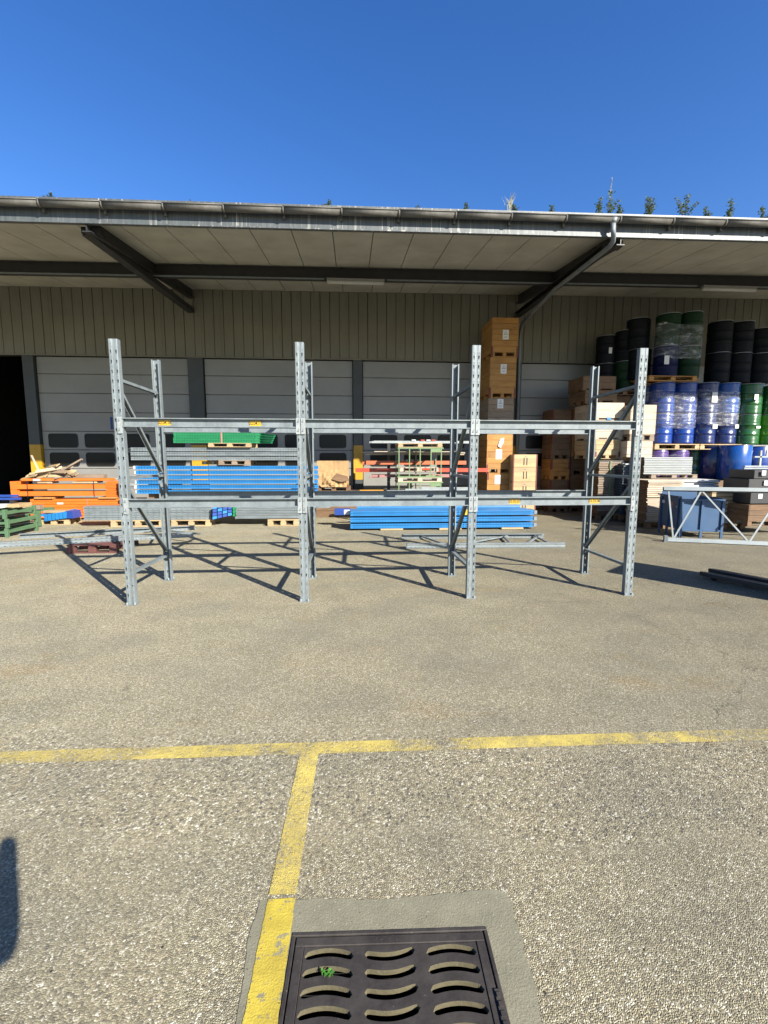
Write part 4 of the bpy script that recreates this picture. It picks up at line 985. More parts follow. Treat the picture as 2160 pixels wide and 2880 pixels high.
# scrap boards pile
random.seed(21)
for k in range(30):
    L = random.uniform(0.30, 0.75); w = random.uniform(0.06, 0.12); cx = random.gauss(-7.72, 0.24); lvl = k/30
    cx = max(-8.15, min(-7.25, cx)); cz = 1.08+0.30*lvl*max(0.15, 1-abs(cx+7.6)/0.62); cy = random.uniform(12.25, 12.6)
    a = random.gauss(0, 0.35); tl = random.gauss(0.10, 0.13)
    mb = MB(); d = Vector((math.cos(a)*math.cos(tl), math.sin(a), math.sin(tl))).normalized()*L; n_ = Vector((-math.sin(a)*0.8, math.cos(a)*0.6, 0.5)).normalized()*w; q = d.cross(n_).normalized()*0.018
    mb.obox(Vector((cx, cy, cz))-d/2-n_/2, d, n_, q)
    tag(part('scrap_board', mb, WA[random.choice(['pine', 'pine', 'pale', 'grey']), 0], None), 'broken pale board in the scrap wood pile on the orange beams', 'board', 'scrap boards piled on the orange beams')
mb = MB(); mb.obox((-7.42, 12.35, 1.22), (0.50, 0.05, 0.30), (0, 0.09, 0), (-0.02, 0, 0.035)); tag(part('scrap_board', mb, WA['grey', 0], None), 'long grey board sticking up to the right out of the scrap wood pile', 'board')
mb = MB(); mb.obox((-8.03, 12.45, 1.22), (0.02, 0.0, 0.0), (0, 0.05, 0), (-0.17, 0.02, 0.42)); tag(part('scrap_board', mb, WA['pale', 2], None), 'thin splinter standing up at the left of the scrap wood pile', 'board')
# grey misc beams behind, between orange and blue
t = thing('grey_beam_stack', (-5.9, 12.8, 0), 'pale grey steel beams stacked behind the left front upright', 'beam bundle')
for k, z in enumerate((0.76, 0.84, 0.92, 1.0)): part('beam', MB().box(-6.7+0.1*k, -4.6, 12.8, 12.87, z, z+0.045), M['galv_white'] if k % 2 else M['galv_dark'], t, bevel=0.003)
part('support', MB().box(-6.2, -6.1, 12.8, 12.9, 0.0, 0.759), M['steel_dark'], t); part('support', MB().box(-5.0, -4.9, 12.8, 12.9, 0.0, 0.759), M['steel_dark'], t)

# ================================================================== BLUE / GREY CENTRE-LEFT STACK
bundle('grey_upright_bundle', 'grey perforated uprights on pallets behind the lower left beam', 'upright bundle', -6.15, -3.30, 10.95, [0.155, 0.262, 0.369], 5, 0.10, 'galv', 0.13, (0.010, 0.022), 0.06)
pallet(-4.95, 11.25, 0.0, 'pale pallet left under the grey uprights', 1.2, 0.7, 'pine', 0.15); pallet(-3.75, 11.25, 0.0, 'pale pallet right under the grey uprights', 0.9, 0.7, 'pine', 0.15)
t = thing('blue_connector_row', (-3.0, 10.8, 0.15), 'dark blue beam ends with square hooks sticking out beside the grey uprights', 'beam bundle')
for a in range(4):
    for b in range(4):
        part('beam_end', MB().obox((-3.22+a*0.10+b*0.004, 10.78+a*0.06, 0.17+b*0.078+a*0.018), (0.085, 0.03, 0.015), (0, 0.9, 0), (0, 0, 0.066)), M['blue_dark'] if (a+b) % 3 else M['blue'], t, bevel=0.003)
for b in range(4): part('green_end', MB().box(-2.80, -2.72, 10.95, 11.6, 0.22+b*0.075, 0.285+b*0.075), M['green'], t)
bundle('grey_slotted_bundle', 'grey slotted uprights on a pale pallet behind the left middle upright', 'upright bundle', -2.75, -0.90, 10.95, [0.165, 0.282], 6, 0.108, 'galv', 0.052, (0.016, 0.020), 0.06)
bundle('grey_slotted_bundle', 'longer grey slotted upright layer lying on top of the slotted bundle', 'upright bundle', -2.75, -0.55, 11.02, [0.395], 5, 0.085, 'galv', 0.052, (0.016, 0.018), 0.06)
pallet(-1.62, 11.2, 0.0, 'pale pallet under the grey slotted uprights', 0.72, 0.8, 'pine', 0.155)
for k, a in enumerate((-3.9, -2.2)): block_thing('timber_dunnage', ('left', 'right')[k]+' dark timber post carrying the big blue upright bundle', 'timber', (a, a+0.12, 11.1, 11.4, 0.485, 0.745), WA['brown', 2])
block_thing('timber_dunnage', 'far left dark timber post carrying the big blue upright bundle', 'timber', (-4.75, -4.63, 11.1, 11.4, 0.485, 0.745), WA['brown', 2])
bundle('blue_upright_bundle', 'large bundle of six layers of bright blue perforated uprights at the left', 'upright bundle', -4.95, -0.83, 10.98, [0.757+k*0.1115 for k in range(6)], 5, 0.077, 'blue', 0.062, (0.0145, 0.026), 0.055, depthstep=0.06)
t = thing('white_end_caps', (-5.0, 10.9, 0.75), 'white plastic feet on the left ends of the blue uprights', 'end caps')
for k in range(6): part('end_cap', MB().box(-4.995-0.02*(k % 2), -4.955, 10.99, 11.28, 0.76+k*0.1115, 0.835+k*0.1115), M['white'], t, bevel=0.006)
t = thing('yellow_bracket', (-3.35, 11.2, 1.42), 'yellow bracket with two white knobs between the blue and grey bundles', 'bracket')
part('plate', MB().box(-3.55, -3.18, 11.25, 11.30, 1.425, 1.50), M['yellow_bar'], t)
for a in (-3.47, -3.27): part('knob', MB().tube([(a, 11.25, 1.465), (a, 11.19, 1.465)], 0.028, 10), M['white'], t)
pallet(-2.72, 11.3, 1.418, 'weathered pallet between the blue and grey upright bundles', 0.72, 0.75, 'grey', 0.105)
bundle('grey_upright_bundle', 'three layers of long grey uprights above the blue bundle', 'upright bundle', -5.05, -1.10, 11.0, [1.527, 1.630, 1.733], 5, 0.078, 'galv', 0.06, (0.009, 0.022), 0.055)
pallet(-2.81, 11.3, 1.823, 'small pale pallet under the green beams', 0.97, 0.75, 'pine', 0.095)
bundle('green_upright_bundle', 'four layers of bright green perforated beams on top of the stack', 'upright bundle', -4.08, -2.15, 11.0, [1.920+k*0.060 for k in range(4)], 6, 0.054, 'green', 0.058, (0.006, 0.03), 0.055, group='green beam stack')
t = thing('pink_strap', (-3.0, 10.99, 1.92), 'pale pink strap round the green beams', 'strap'); part('band', MB().box(-3.02, -2.985, 10.992, 10.997, 1.915, 2.165), M['pink'], t)
t = thing('green_beam_ends', (-2.0, 11.0, 1.92), 'open green beam ends sticking out right of the green stack', 'beam bundle')
for k in range(4):
    part('channel_end', MB().channel((-2.14, 11.10+0.02*k, 1.947+k*0.06), (-1.86+0.02*k, 11.0+0.03*k, 1.940+k*0.052), 0.05, 0.045, (0, 1, 0), 0.004), M['green'], t)

# ================================================================== CARDBOARD BOX
bx = thing('cardboard_parcel', (-0.53, 12.6, 0.80), 'large kraft-wrapped parcel with torn crumpled lower half', 'parcel')
mb = MB(); nx, nz = 14, 12; X0, X1, Z0, Z1 = -0.93, -0.10, 0.815, 1.50
vs = []; fs = []
for j in range(nz+1):
    for i in range(nx+1):
        fx, fz = i/nx, j/nz; cr = 0.045*max(0, 1-fz*1.7)*random.uniform(-1, 1)+0.006*random.uniform(-1, 1)
        vs.append((X0+(X1-X0)*fx+0.02*(1-fz)*(fx-.5)*random.uniform(0, 1), 12.3-0.05*max(0, 1-fz*1.6)*math.sin(fx*3.14)+cr, Z0+(Z1-Z0)*fz))
for j in range(nz):
    for i in range(nx): a = j*(nx+1)+i; fs.append((a, a+1, a+nx+2, a+nx+1))
mb.add(vs, fs); mb.box(X0+0.005, X1-0.005, 12.36, 13.1, Z0, Z1-0.004); mb.quad((X0, 12.3, Z1), (X1, 12.3, Z1), (X1, 13.1, Z1+0.001), (X0, 13.1, Z1+0.001))
mb.quad((X0, 12.3, Z0), (X0, 12.3, Z1), (X0, 13.1, Z1), (X0, 13.1, Z0)); mb.quad((X1, 12.3, Z0), (X1, 12.3, Z1), (X1, 13.1, Z1), (X1, 13.1, Z0)); part('paper_wrap', mb, M['kraft'], bx)
mb = MB(); mb.quad((-0.42, 12.24, 1.18), (-0.12, 12.23, 1.10), (-0.10, 12.22, 0.98), (-0.30, 12.2, 0.95), (-0.55, 12.23, 1.02)); part('torn_flap', mb, WA['brown', 0], bx)
pallet(-0.50, 12.7, 0.70, 'low brown pallet under the kraft-wrapped parcel', 0.9, 0.8, 'brown', 0.11)
crate(-1.0, 1.0, 12.35, 13.2, 0.0, 0.69, 'dark low wooden crate under the kraft parcel, mostly hidden by the rack beam', 'brown', 4)

# ================================================================== CENTRE GREEN CAGE STACK
def cage(z0, z1, lab):
    t = thing('green_stillage', (1.70, 11.6, z0), lab, 'stillage', 'pale green steel stillages with pallets')
    X0, X1, Y0, Y1 = 1.15, 2.27, 11.6, 12.4
    for z in (z0, z1-0.03):
        part('frame_rail', MB().box(X0-0.02, X1+0.02, Y0-0.005, Y0+0.035, z, z+0.03), M['green_pale'], t, bevel=0.002); part('frame_rail', MB().box(X0-0.02, X1+0.02, Y1-0.035, Y1, z, z+0.03), M['green_pale'], t)
        for x in (X0-0.02, X1-0.015): part('frame_rail', MB().box(x, x+0.03, Y0+0.036, Y1-0.036, z, z+0.03), M['green_pale'], t)
    for x in (1.165, 1.43, 1.70, 1.975, 2.235): 
        part('upright_bar', MB().box(x-0.012, x+0.012, Y0, Y0+0.022, z0+0.031, z1-0.031), M['green_pale'], t)
    for x in (1.165, 1.70, 2.235): part('upright_bar', MB().box(x-0.012, x+0.012, Y1-0.022, Y1, z0+0.031, z1-0.031), M['green_pale'], t)
    part('name_plate', MB().box(1.985, 2.222, Y0+0.002, Y0+0.006, z1-0.115, z1-0.032), M['green_pale'], t)
    return t
cage(0.42, 0.98, 'lower pale green steel stillage in the middle bay'); 
pallet(1.70, 12.0, 0.982, 'weathered pallet between the two pale green stillages', 1.12, 0.8, 'pale', 0.105)
cage(1.09, 1.84, 'upper pale green steel stillage with orange beams passing behind it')
pallet(1.70, 12.0, 1.842, 'pale pallet on top of the upper green stillage', 1.12, 0.8, 'pine', 0.105)
pallet(1.70, 12.05, 1.235, 'weathered pallet standing inside the upper green stillage', 1.0, 0.6, 'pale', 0.10)
pallet(1.70, 12.05, 0.275, 'brown pallet at the foot of the green stillages', 1.12, 0.8, 'brown', 0.144)
pallet(1.70, 12.05, 0.13, 'brown pallet below the foot pallet of the green stillages', 1.12, 0.8, 'brown', 0.144); pallet(1.70, 12.05 , 0.0, 'bottom brown pallet on the ground under the green stillages', 1.12, 0.8, 'brown', 0.13)
def long_beams(name, lab, x0, x1, y, z, specs, mat, cat='long beams'):
    t = thing(name, ((x0+x1)/2, y, z), lab, cat)
    for (dx0, dx1, dy, dz, h, d) in specs: part('beam', MB().box(x0+dx0, x1+dx1, y+dy, y+dy+d, z+dz, z+dz+h), M[mat] if isinstance(mat, str) else mat, t, bevel=0.003)
    return t
long_beams('white_beam_bundle', 'white and pale long beams on the topmost pallet of the green stillage stack', 0.48, 3.05, 11.85, 1.952, [(0, 0, 0, 0, 0.05, 0.06), (0.06, 0, 0.07, 0.01, 0.055, 0.06), (0.02, -.05, 0.15, 0.0, 0.05, 0.06), (-.04, 0, 0.22, 0, 0.05, 0.06)], 'galv_white')
t = thing('coloured_straps', (2.0, 11.9, 2.02), 'small red and white strap clips lying on the white long beams', 'strap clips')
for (a, mt) in ((1.52, 'paper'), (1.75, 'red_orange'), (1.9, 'paper'), (2.03, 'red_orange')): part('clip', MB().box(a, a+0.10, 11.88, 12.0, 2.02, 2.045), M[mt], t)
long_beams('plank_bundle', 'thin grey-white planks below the white beams, reaching out left of the stillage', 0.24, 3.05, 12.45, 1.66, [(0, 0, 0, 0.055, 0.02, 0.1), (0.15, 0, 0.02, 0.03, 0.02, 0.1), (0.1, -.02, 0.03, 0.0, 0.02, 0.12), (0.35, -0.1, 0.1, 0.08, 0.02, 0.1)], WA['pale', 0])
long_beams('orange_long_beam', 'upper faded orange long beam behind the green stillage', 0.36, 3.08, 12.42, 1.40, [(0, 0, 0, 0, 0.105, 0.05), (-.1, 0, 0.06, 0, 0.10, 0.05)], 'orange_dull')
long_beams('red_orange_beam', 'lower red-orange long beam reaching behind the right front upright', 0.08, 3.70, 12.45, 1.20, [(0, 0, 0, 0, 0.105, 0.05), (0.0, 0, 0.06, 0, 0.10, 0.05)], 'red_orange')
long_beams('faded_red_beam', 'short faded red beam with a ragged end below the red-orange beam', 0.52, 3.0, 12.5, 1.055, [(0, 0, 0, 0, 0.085, 0.06), (-.07, -2.3, 0.0, -0.01, 0.03, 0.06)], 'pink')
t = thing('rust_rollers', (1.6, 12.3, 1.54), 'small rusty brackets lying inside the upper stillage', 'brackets')
for k in range(6): part('bracket', MB().tube([(1.42+k*0.07, 12.05, 1.515), (1.42+k*0.07, 12.2, 1.52)], 0.03, 8), M['red_brown'] if k % 2 else M['galv'], t)
# support trestles behind
for a, lab in ((0.95, 'left dark trestle post carrying the long beams behind the stillage'), (2.75, 'right dark trestle post carrying the long beams behind the stillage')):
    t = thing('trestle', (a, 12.7, 0), lab, 'trestle')
    part('post', MB().box(a, a+0.08, 12.66, 12.74, 0, 2.0), M['steel_dark'], t)
    for z in (1.02, 1.17, 1.37, 1.63): part('arm', MB().box(a, a+0.08, 12.40, 12.659, z, z+0.026), M['steel_dark'], t)
    part('foot', MB().box(a-0.03, a+0.11, 12.3, 13.1, 0.0, 0.05), M['steel_dark'], t) if False else None
long_beams('grey_flat_beams', 'flat grey-white long beams low down, right of the yellow bar', 0.80, 3.02, 11.35, 0.715, [(0, 0, 0, 0, 0.035, 0.08), (0.04, 0, 0.02, 0.037, 0.035, 0.08), (0.5, 0, 0.04, 0.074, 0.03, 0.08), (0.9, 0, 0.06, 0.106, 0.03, 0.08)], 'galv_white')
long_beams('yellow_bar', 'short yellow steel bar low down, left of the grey-white beams', 0.17, 0.76, 11.35, 0.745, [(0, 0, 0, 0, 0.055, 0.06)], 'yellow_bar', 'steel bar')
for a, lab in ((0.30, 'left dark trestle under the yellow bar'), (1.0, 'dark trestle just right of the yellow bar'), (2.8, 'dark trestle at the right end of the flat grey-white beams')):
    t = thing('trestle', (a, 11.38, 0), lab, 'trestle')
    part('post', MB().box(a, a+0.06, 11.36, 11.42, 0, 0.713), M['steel_dark'], t); part('foot', MB().box(a-0.04, a+0.10, 11.3, 11.359, 0, 0.03), M['steel_dark'], t)

# ================================================================== BLUE BUNDLE IN FRONT
JY = 10.0
bundle('blue_upright_bundle', 'low bundle of three layers of blue uprights on the ground in the middle', 'upright bundle', -0.05, 4.03, JY, [0.05, 0.188, 0.326], 8, 0.098, 'blue', 0.062, (0.0145, 0.026), 0.065)
t = thing('end_fittings', (4.06, 10.2, 0.05), 'black galvanised end fittings at the right end of the low blue bundle', 'fittings')
for k in range(3):
    for c in range(6): part('fitting', MB().box(4.046, 4.115, JY+0.012+c*0.07, JY+0.052+c*0.07, 0.06+k*0.14, 0.14+k*0.14), M['charcoal'] if c % 2 else M['galv_dark'], t)
t = thing('yellow_tag', (2.6, JY, 0.34), 'yellow tag hanging on the low blue bundle', 'tag'); part('tag_sheet', MB().box(2.47, 2.535, JY-0.006, JY-0.003, 0.335, 0.455), M['sticker'], t)
t = thing('white_label', (-0.1, 10.6, 0.3), 'blue beam end with a white label left of the low blue bundle', 'beam end')
part('beam_end', MB().box(-0.42, -0.06, 10.62, 10.75, 0.27, 0.42), M['blue_dark'], t, bevel=0.004); part('label_sheet', MB().box(-0.20, -0.07, 10.615, 10.619, 0.285, 0.395), M['paper'], t)
ladder_frame('rack_frame', (0.1, 10.75, 0.40), (1, 0, 0), (0, 1, 0), 3.9, 0.9, 'blue rack frame lying flat behind and above the low blue bundle', [(0.2, 0.9), (0.95, 1.5), (1.55, 2.3), (2.35, 3.1), (3.15, 3.7)], 'blue')
for k, a in enumerate((0.6, 1.9, 3.3)): block_thing('timber_dunnage', ('left', 'middle', 'right')[k]+' pale timber under the low blue bundle', 'timber', (a, a+0.5, 9.97, 10.6, 0.005, 0.043), WA['pine', 0])
for k, a in enumerate((0.5, 3.2)): block_thing('timber_dunnage', ('left', 'right')[k]+' brown timber block under the lying blue frame', 'timber', (a, a+0.12, 10.8, 11.6, 0.0, 0.398), WA['brown', 1])
ladder_frame('rack_frame', (0.93, 7.95, 0.005), (1, -0.03, 0), (0.03, 1, 0), 2.84, 1.02, 'grey rack frame lying flat on the asphalt in front of the low blue bundle', [(0.75, 0.4), (0.85, 2.1), (1.9, 2.02), (2.1, 2.75), (2.62, 2.65)])

# ================================================================== SIGNED CRATE STACK
random.seed(5)
c = crate(3.72, 4.44, 12.6, 13.70, 0.10, 1.155, 'honey-coloured crate with warning sheet, lowest of the signed stack', 'honey', 6, 0.13, (0.98, 1.20)); sign(c, 4.02, 0.985, 12.6)
c = crate(3.69, 4.41, 12.6, 13.72, 1.157, 2.225, 'bright honey crate with a torn sheet, fourth from the top of the signed stack', 'honey', 6, 0.13, (1.157, 1.40)); sign(c, 4.03, 1.68, 12.6, 0.17, 0.26)
mb = MB(); mb.quad((4.05, 12.585, 2.10), (4.15, 12.55, 2.14), (4.13, 12.53, 1.98), (4.07, 12.56, 1.86)); mb.quad((4.05, 12.584, 2.10), (4.07, 12.558, 1.86), (3.99, 12.575, 1.90)); part('torn_sheet', mb, M['paper'], c)
c = crate(3.70, 4.41, 12.6, 13.65, 2.228, 3.20, 'weathered grey crate with warning sheet, middle of the signed stack', 'grey', 5, 0.11, None); sign(c, 4.03, 3.05, 12.6)
c = crate(3.715, 4.44, 12.6, 13.66, 3.205, 4.28, 'orange-brown crate with warning sheet, second from the top of the signed stack', 'honey', 6, 0.13, (3.205, 3.47)); sign(c, 4.09, 3.97, 12.6)
c = crate(3.745, 4.47, 12.6, 13.62, 4.285, 5.30, 'orange-brown crate with warning sheet on top of the signed stack', 'honey', 6, 0.13, (4.285, 4.55)); sign(c, 4.12, 4.86, 12.6)
pallet(4.08, 13.15, 0.0, 'low pallet on the ground under the signed crates', 0.72, 1.1, 'brown', 0.098)
# plywood collar boxes
def collar(z0, z1, lab, slots=True):
    t = thing('collar_box', (4.67, 12.5, z0), lab, 'box', 'plywood boxes with red corners')
    X0, X1, Y0, Y1 = 4.335, 5.005, 12.3, 13.1; z1 -= 0.004
    for (a, b) in ((z0, z0+(z1-z0)*0.33), (z0+(z1-z0)*0.335, z0+(z1-z0)*0.66), (z0+(z1-z0)*0.665, z1)):
        part('front_board', MB().box(X0+0.012, X1-0.012, Y0, Y0+0.02, a, b-0.001), WA['ply', 0], t)
    part('side_panel', MB().box(X0+0.012, X0+0.032, Y0+0.021, Y1, z0, z1), WA['ply', 1], t); part('side_panel', MB().box(X1-0.032, X1-0.012, Y0+0.021, Y1, z0, z1), WA['ply', 1], t)
    part('back_panel', MB().box(X0+0.034, X1-0.034, Y1-0.02, Y1, z0, z1), WA['ply', 0], t); part('lid', MB().box(X0+0.033, X1-0.033, Y0+0.022, Y1-0.022, z1-0.02, z1-0.004), WA['ply', 0], t)
    for x in (X0, X1-0.03): part('corner_iron', MB().box(x, x+0.03, Y0-0.005, Y0-0.0005, z0, z1), M['red_brown'], t)
    if slots:
        zc = (z0+z1)/2-0.02
        for x in (4.62, 4.70): part('slot', MB().box(x, x+0.028, Y0-0.003, Y0-0.0005, zc-0.10, zc+0.10), M['ink'], t)
        part('stamp', MB().box(4.645, 4.705, Y0-0.002, Y0-0.0005, z1-0.07, z1-0.05), M['grey_ink'], t)
collar(1.34, 1.68, 'top plywood box with red corner irons right of the signed crates', True); collar(0.94, 1.337, 'second plywood box with red corner irons, dark handle slots'); collar(0.54, 0.937, 'third plywood box down with red corner irons'); collar(0.14, 0.537, 'lowest plywood box with red corner irons')
pallet(4.67, 12.75, 0.0, 'brown pallet on the ground under the plywood boxes', 0.67, 0.8, 'brown', 0.136)

# ================================================================== RIGHT-HAND STACKS
z = 0.0
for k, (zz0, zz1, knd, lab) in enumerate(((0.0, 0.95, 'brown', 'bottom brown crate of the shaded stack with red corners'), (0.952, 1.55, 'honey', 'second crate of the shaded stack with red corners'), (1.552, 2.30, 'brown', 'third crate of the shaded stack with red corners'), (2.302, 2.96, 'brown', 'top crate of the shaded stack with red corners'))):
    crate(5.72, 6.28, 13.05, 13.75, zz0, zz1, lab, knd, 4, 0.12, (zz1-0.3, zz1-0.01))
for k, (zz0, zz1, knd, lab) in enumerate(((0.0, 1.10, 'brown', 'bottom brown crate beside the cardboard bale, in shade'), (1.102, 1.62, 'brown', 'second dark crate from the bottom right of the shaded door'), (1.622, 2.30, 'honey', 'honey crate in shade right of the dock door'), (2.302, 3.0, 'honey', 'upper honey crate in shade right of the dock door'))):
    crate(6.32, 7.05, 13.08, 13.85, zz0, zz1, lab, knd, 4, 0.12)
# pale crate stack P
random.seed(11)
crate(6.30, 7.06, 11.8, 12.95, 2.56, 3.01, 'pale crate with pale label, sunlit top of the pale stack behind the last frame', 'pale', 2, 0.07, basekind='pale')
crate(6.33, 7.06, 11.8, 12.95, 2.065, 2.555, 'pale crate on blue blocks, second of the pale stack', 'pale', 3, 0.06)
crate(6.34, 7.02, 11.8, 12.95, 1.56, 2.06, 'mixed honey and white crate with a red corner, third of the pale stack', 'pine', 3, 0.11, (1.62, 1.75))
crate(6.15, 7.02, 12.1, 13.0, 3.013, 3.36, 'shade-darkened planked crate above the pale stack', 'brown', 3, 0.10)  # brown boards carry the canopy shade on this crate and the next
crate(6.10, 7.0, 12.15, 13.0, 3.365, 3.74, 'topmost weathered, shade-darkened crate above the pale stack', 'brown', 2, 0.06)
block_thing('blue_block', 'small blue block under the top pale crate', 'block', (6.60, 6.72, 11.785, 11.80, 2.565, 2.63), M['blue'])
# cardboard bale (many sheets)
def bale(name, lab, cat, x0, x1, y0, y1, z0, z1, n, mfront, mside, group=None, jit=0.008):
    t = thing(name, ((x0+x1)/2, (y0+y1)/2, z0), lab, cat, group); h = (z1-z0)/n
    mes = {}
    for k in range(n):
        j = random.uniform(-jit, jit); g = random.uniform(-jit, jit)
        mb = MB(); mb.box(x0+j, x1+j*0.5, y0+g, y1, z0+k*h+0.001, z0+(k+1)*h-0.18*h)
        me_o = part('slab', mb, mfront, t)
        me_o.data.materials.append(mside)
        for p in me_o.data.polygons:
            if p.normal.x < -0.5: p.material_index = 1
    return t
b = bale('cardboard_bale', 'tall strapped bale of brown sheets with a green strap', 'bale', 6.20, 6.86, 11.3, 12.05, 0.24, 1.50, 22, WA['grey', 0], WA['brown', 1])
part('top_sheet', MB().box(6.18, 6.88, 11.28, 12.1, 1.502, 1.516), M['grey_board'], b); part('green_strap', MB().box(6.47, 6.50, 11.270, 11.276, 0.5, 1.51), M['green_pale'], b)
pallet(6.55, 11.7, 0.0, 'brown pallet under the strapped brown bale', 0.7, 0.8, 'brown', 0.144); block_thing('timber_block', 'brown timber between pallet and strapped bale', 'timber', (6.25, 6.8, 11.35, 12.0, 0.146, 0.238), WA['brown', 0])
# stack Q
crate(7.06, 7.74, 11.5, 12.6, 2.19, 2.93, 'pale crate at the top of the stack left of the blue drums', 'pale', 4, 0.0)
pallet(7.40, 12.0, 2.02, 'dark blue-grey plastic-looking pallet in the stack left of the blue drums', 0.66, 1.0, 'grey', 0.168)
crate(7.02, 7.70, 11.5, 12.6, 1.50, 2.018, 'pale crate with a red stain below the dark pallet, left of the blue drums', 'pale', 3, 0.0)
crate(7.04, 7.70, 11.6, 12.6, 0.55, 1.498, 'hidden brown crate carrying the pale crates left of the drums', 'brown', 4, 0.0)
crate(7.04, 7.70, 11.6, 12.6, 0.0, 0.548, 'lowest brown crate on the ground left of the drums', 'brown', 3, 0.08)
b = bale('blue_slat_bale', 'tall stack of dark blue slats with white top boards', 'bale', 6.62, 7.10, 10.95, 11.45, 0.20, 1.42, 20, M['dim_slats'], M['dim_slats'])
part('top_board', MB().box(6.66, 7.14, 10.93, 11.1, 1.425, 1.45), M['white'], b); part('top_board', MB().box(6.72, 7.12, 11.15, 11.4, 1.43, 1.46), M['white'], b); part('green_strap', MB().box(6.96, 6.98, 10.925, 10.930, 0.7, 1.45), M['green_pale'], b)
pallet(6.85, 11.2, 0.05, 'dark pallet under the blue slat stack', 0.5, 0.5, 'brown', 0.144)
# plank stack S
b = bale('plank_stack', 'tall stack of narrow brown planks with white slats facing the yard', 'plank stack', 6.62, 7.45, 9.95, 10.75, 0.15, 1.10, 22, WA['pale', 0], WA['brown', 1], jit=0.02)
pallet(7.05, 10.3, 0.0, 'dark pallet under the narrow plank stack', 0.9, 0.8, 'brown', 0.144)
b = bale('white_slat_stack', 'white and grey slats stacked in the sun right of the narrow planks', 'slat stack', 7.46, 8.42, 10.1, 10.8, 0.55, 1.10, 9, M['white'], M['grey_board'], jit=0.04)
crate(7.50, 8.5, 10.15, 10.9, 0.0, 0.545, 'dark crate under the white slats, behind the blue container', 'brown', 3, 0.0)
pallet(7.62, 10.9, 1.105, 'weathered pallet on top of the plank stack', 1.15, 0.8, 'grey', 0.095)
b = bale('panel_stack', 'ten grey-white panels with brown edges stacked on a pallet', 'panel stack', 6.92, 8.12, 10.6, 11.5, 1.205, 1.615, 10, M['grey_slab'], WA['brown', 1], jit=0.008)
t = thing('crumpled_film', (7.6, 10.9, 1.62), 'crumpled clear film lying on the grey-white panels', 'film'); mb = MB(); vs = []; fs = []
for j in range(5):
    for i in range(16): vs.append((7.0+i*0.075, 10.7+j*0.12, 1.63+random.uniform(0, 0.06)))
for j in range(4):
    for i in range(15): a = j*16+i; fs.append((a, a+1, a+17, a+16))
mb.add(vs, fs); part('film', mb, M['wrap'], t)
# blue container
ct = thing('blue_container', (6.55, 8.74, 0), 'slate blue open steel container with legs behind the leaning frame', 'container')
cu_ = Vector((0.80, -0.15, 0)); cv = Vector((0.10, 0.86, 0)); co = Vector((6.53, 8.74, 0)); cun = cu_.normalized(); cvn = cv.normalized()
def cbox(name, a, b, c_, d_, z0, z1, mat='blue_slate', par=None):
    o = co+cun*a+cvn*c_+Vector((0, 0, z0)); part(name, MB().obox(o, cun*(b-a), cvn*(d_-c_), (0, 0, z1-z0)), M[mat], ct, bevel=0.003)
LU, LV = cu_.length, cv.length
cbox('front_panel', 0.04, LU-0.04, 0.03, 0.04, 0.16, 0.74); cbox('back_panel', 0.04, LU-0.04, LV-0.04, LV-0.03, 0.16, 0.80)
cbox('side_panel', 0.02, 0.03, 0.04, LV-0.04, 0.16, 0.80); cbox('side_panel', LU-0.03, LU-0.02, 0.04, LV-0.04, 0.16, 0.80); cbox('floor_panel', 0.04, LU-0.04, 0.05, LV-0.05, 0.17, 0.18)
for a in (0, LU/2-0.025, LU-0.05): cbox('front_post', a, a+0.05, 0.0, 0.029, 0.0, 0.78); 
for c_ in (0.10, LV/2, LV-0.15): cbox('side_rib', -0.01, 0.019, c_, c_+0.06, 0.0, 0.80)
cbox('bottom_rail', 0.051, LU/2-0.026, 0.0, 0.028, 0.13, 0.165); cbox('bottom_rail', LU/2+0.026, LU-0.051, 0.0, 0.028, 0.13, 0.165)
cbox('top_rail', 0.051, LU/2-0.026, 0.0, 0.028, 0.745, 0.78); cbox('top_rail', LU/2+0.026, LU-0.051, 0.0, 0.028, 0.745, 0.78); cbox('top_rail', -0.01, 0.02, 0.03, LV, 0.802, 0.83); cbox('inner_lining', 0.05, LU-0.06, LV-0.06, LV-0.05, 0.6, 0.88)
cbox('label_sheet', -0.0135, -0.0105, 0.12, 0.15, 0.6, 0.62, 'paper')
o = co+cvn*0.30+Vector((-0.003, 0, 0.60)); part('label_sheet', MB().obox(o+cun*0.018, cun*0.001, cvn*0.18, (0, 0, 0.10)), M['pink'], ct); o = co+cvn*0.62+Vector((-0.003, 0, 0.64)); part('label_sheet', MB().obox(o+cun*0.018, cun*0.001, cvn*0.10, (0, 0, 0.06)), M['paper'], ct)
# leaning lit frame
Uf = Vector((0.947, -0.320, 0)).normalized(); Vp = Vector((0.320, 0.947, 0)).normalized(); Vf = (Vp*0.40+Vector((0, 0, 1.0))).normalized(); Of = Vector((5.98, 8.33, 0.0))
t = thing('rack_frame', Of, 'bright grey rack frame standing on edge, leaning in front of the blue container', 'rack frame')
me = upright_mesh('rail', 3.4, 0.075, 0.075, 0.075, M['galv'], hole=(0.012, 0.02)); Wf = Uf.cross(Vf)
inst('rail', me, t, None, frame_mtx(Of+Wf*0.075/2, -Wf, Vf, Uf)); inst('rail', me, t, None, frame_mtx(Of+Vf*1.10-Wf*0.075/2, Wf, -Vf, Uf))
for (a, b, a1) in ((0.12, 0.09, 0), (0.12, 0.66, 0), (1.36, 0.66, 0), (1.36, 1.98, 0), (2.6, 1.98, 0)):
    mb = MB(); mb.bar(Of+Uf*a+Vf*0.05, Of+Uf*b+Vf*1.04, 0.028, 0.018, Wf); part('strut', mb, M['galv'], t)
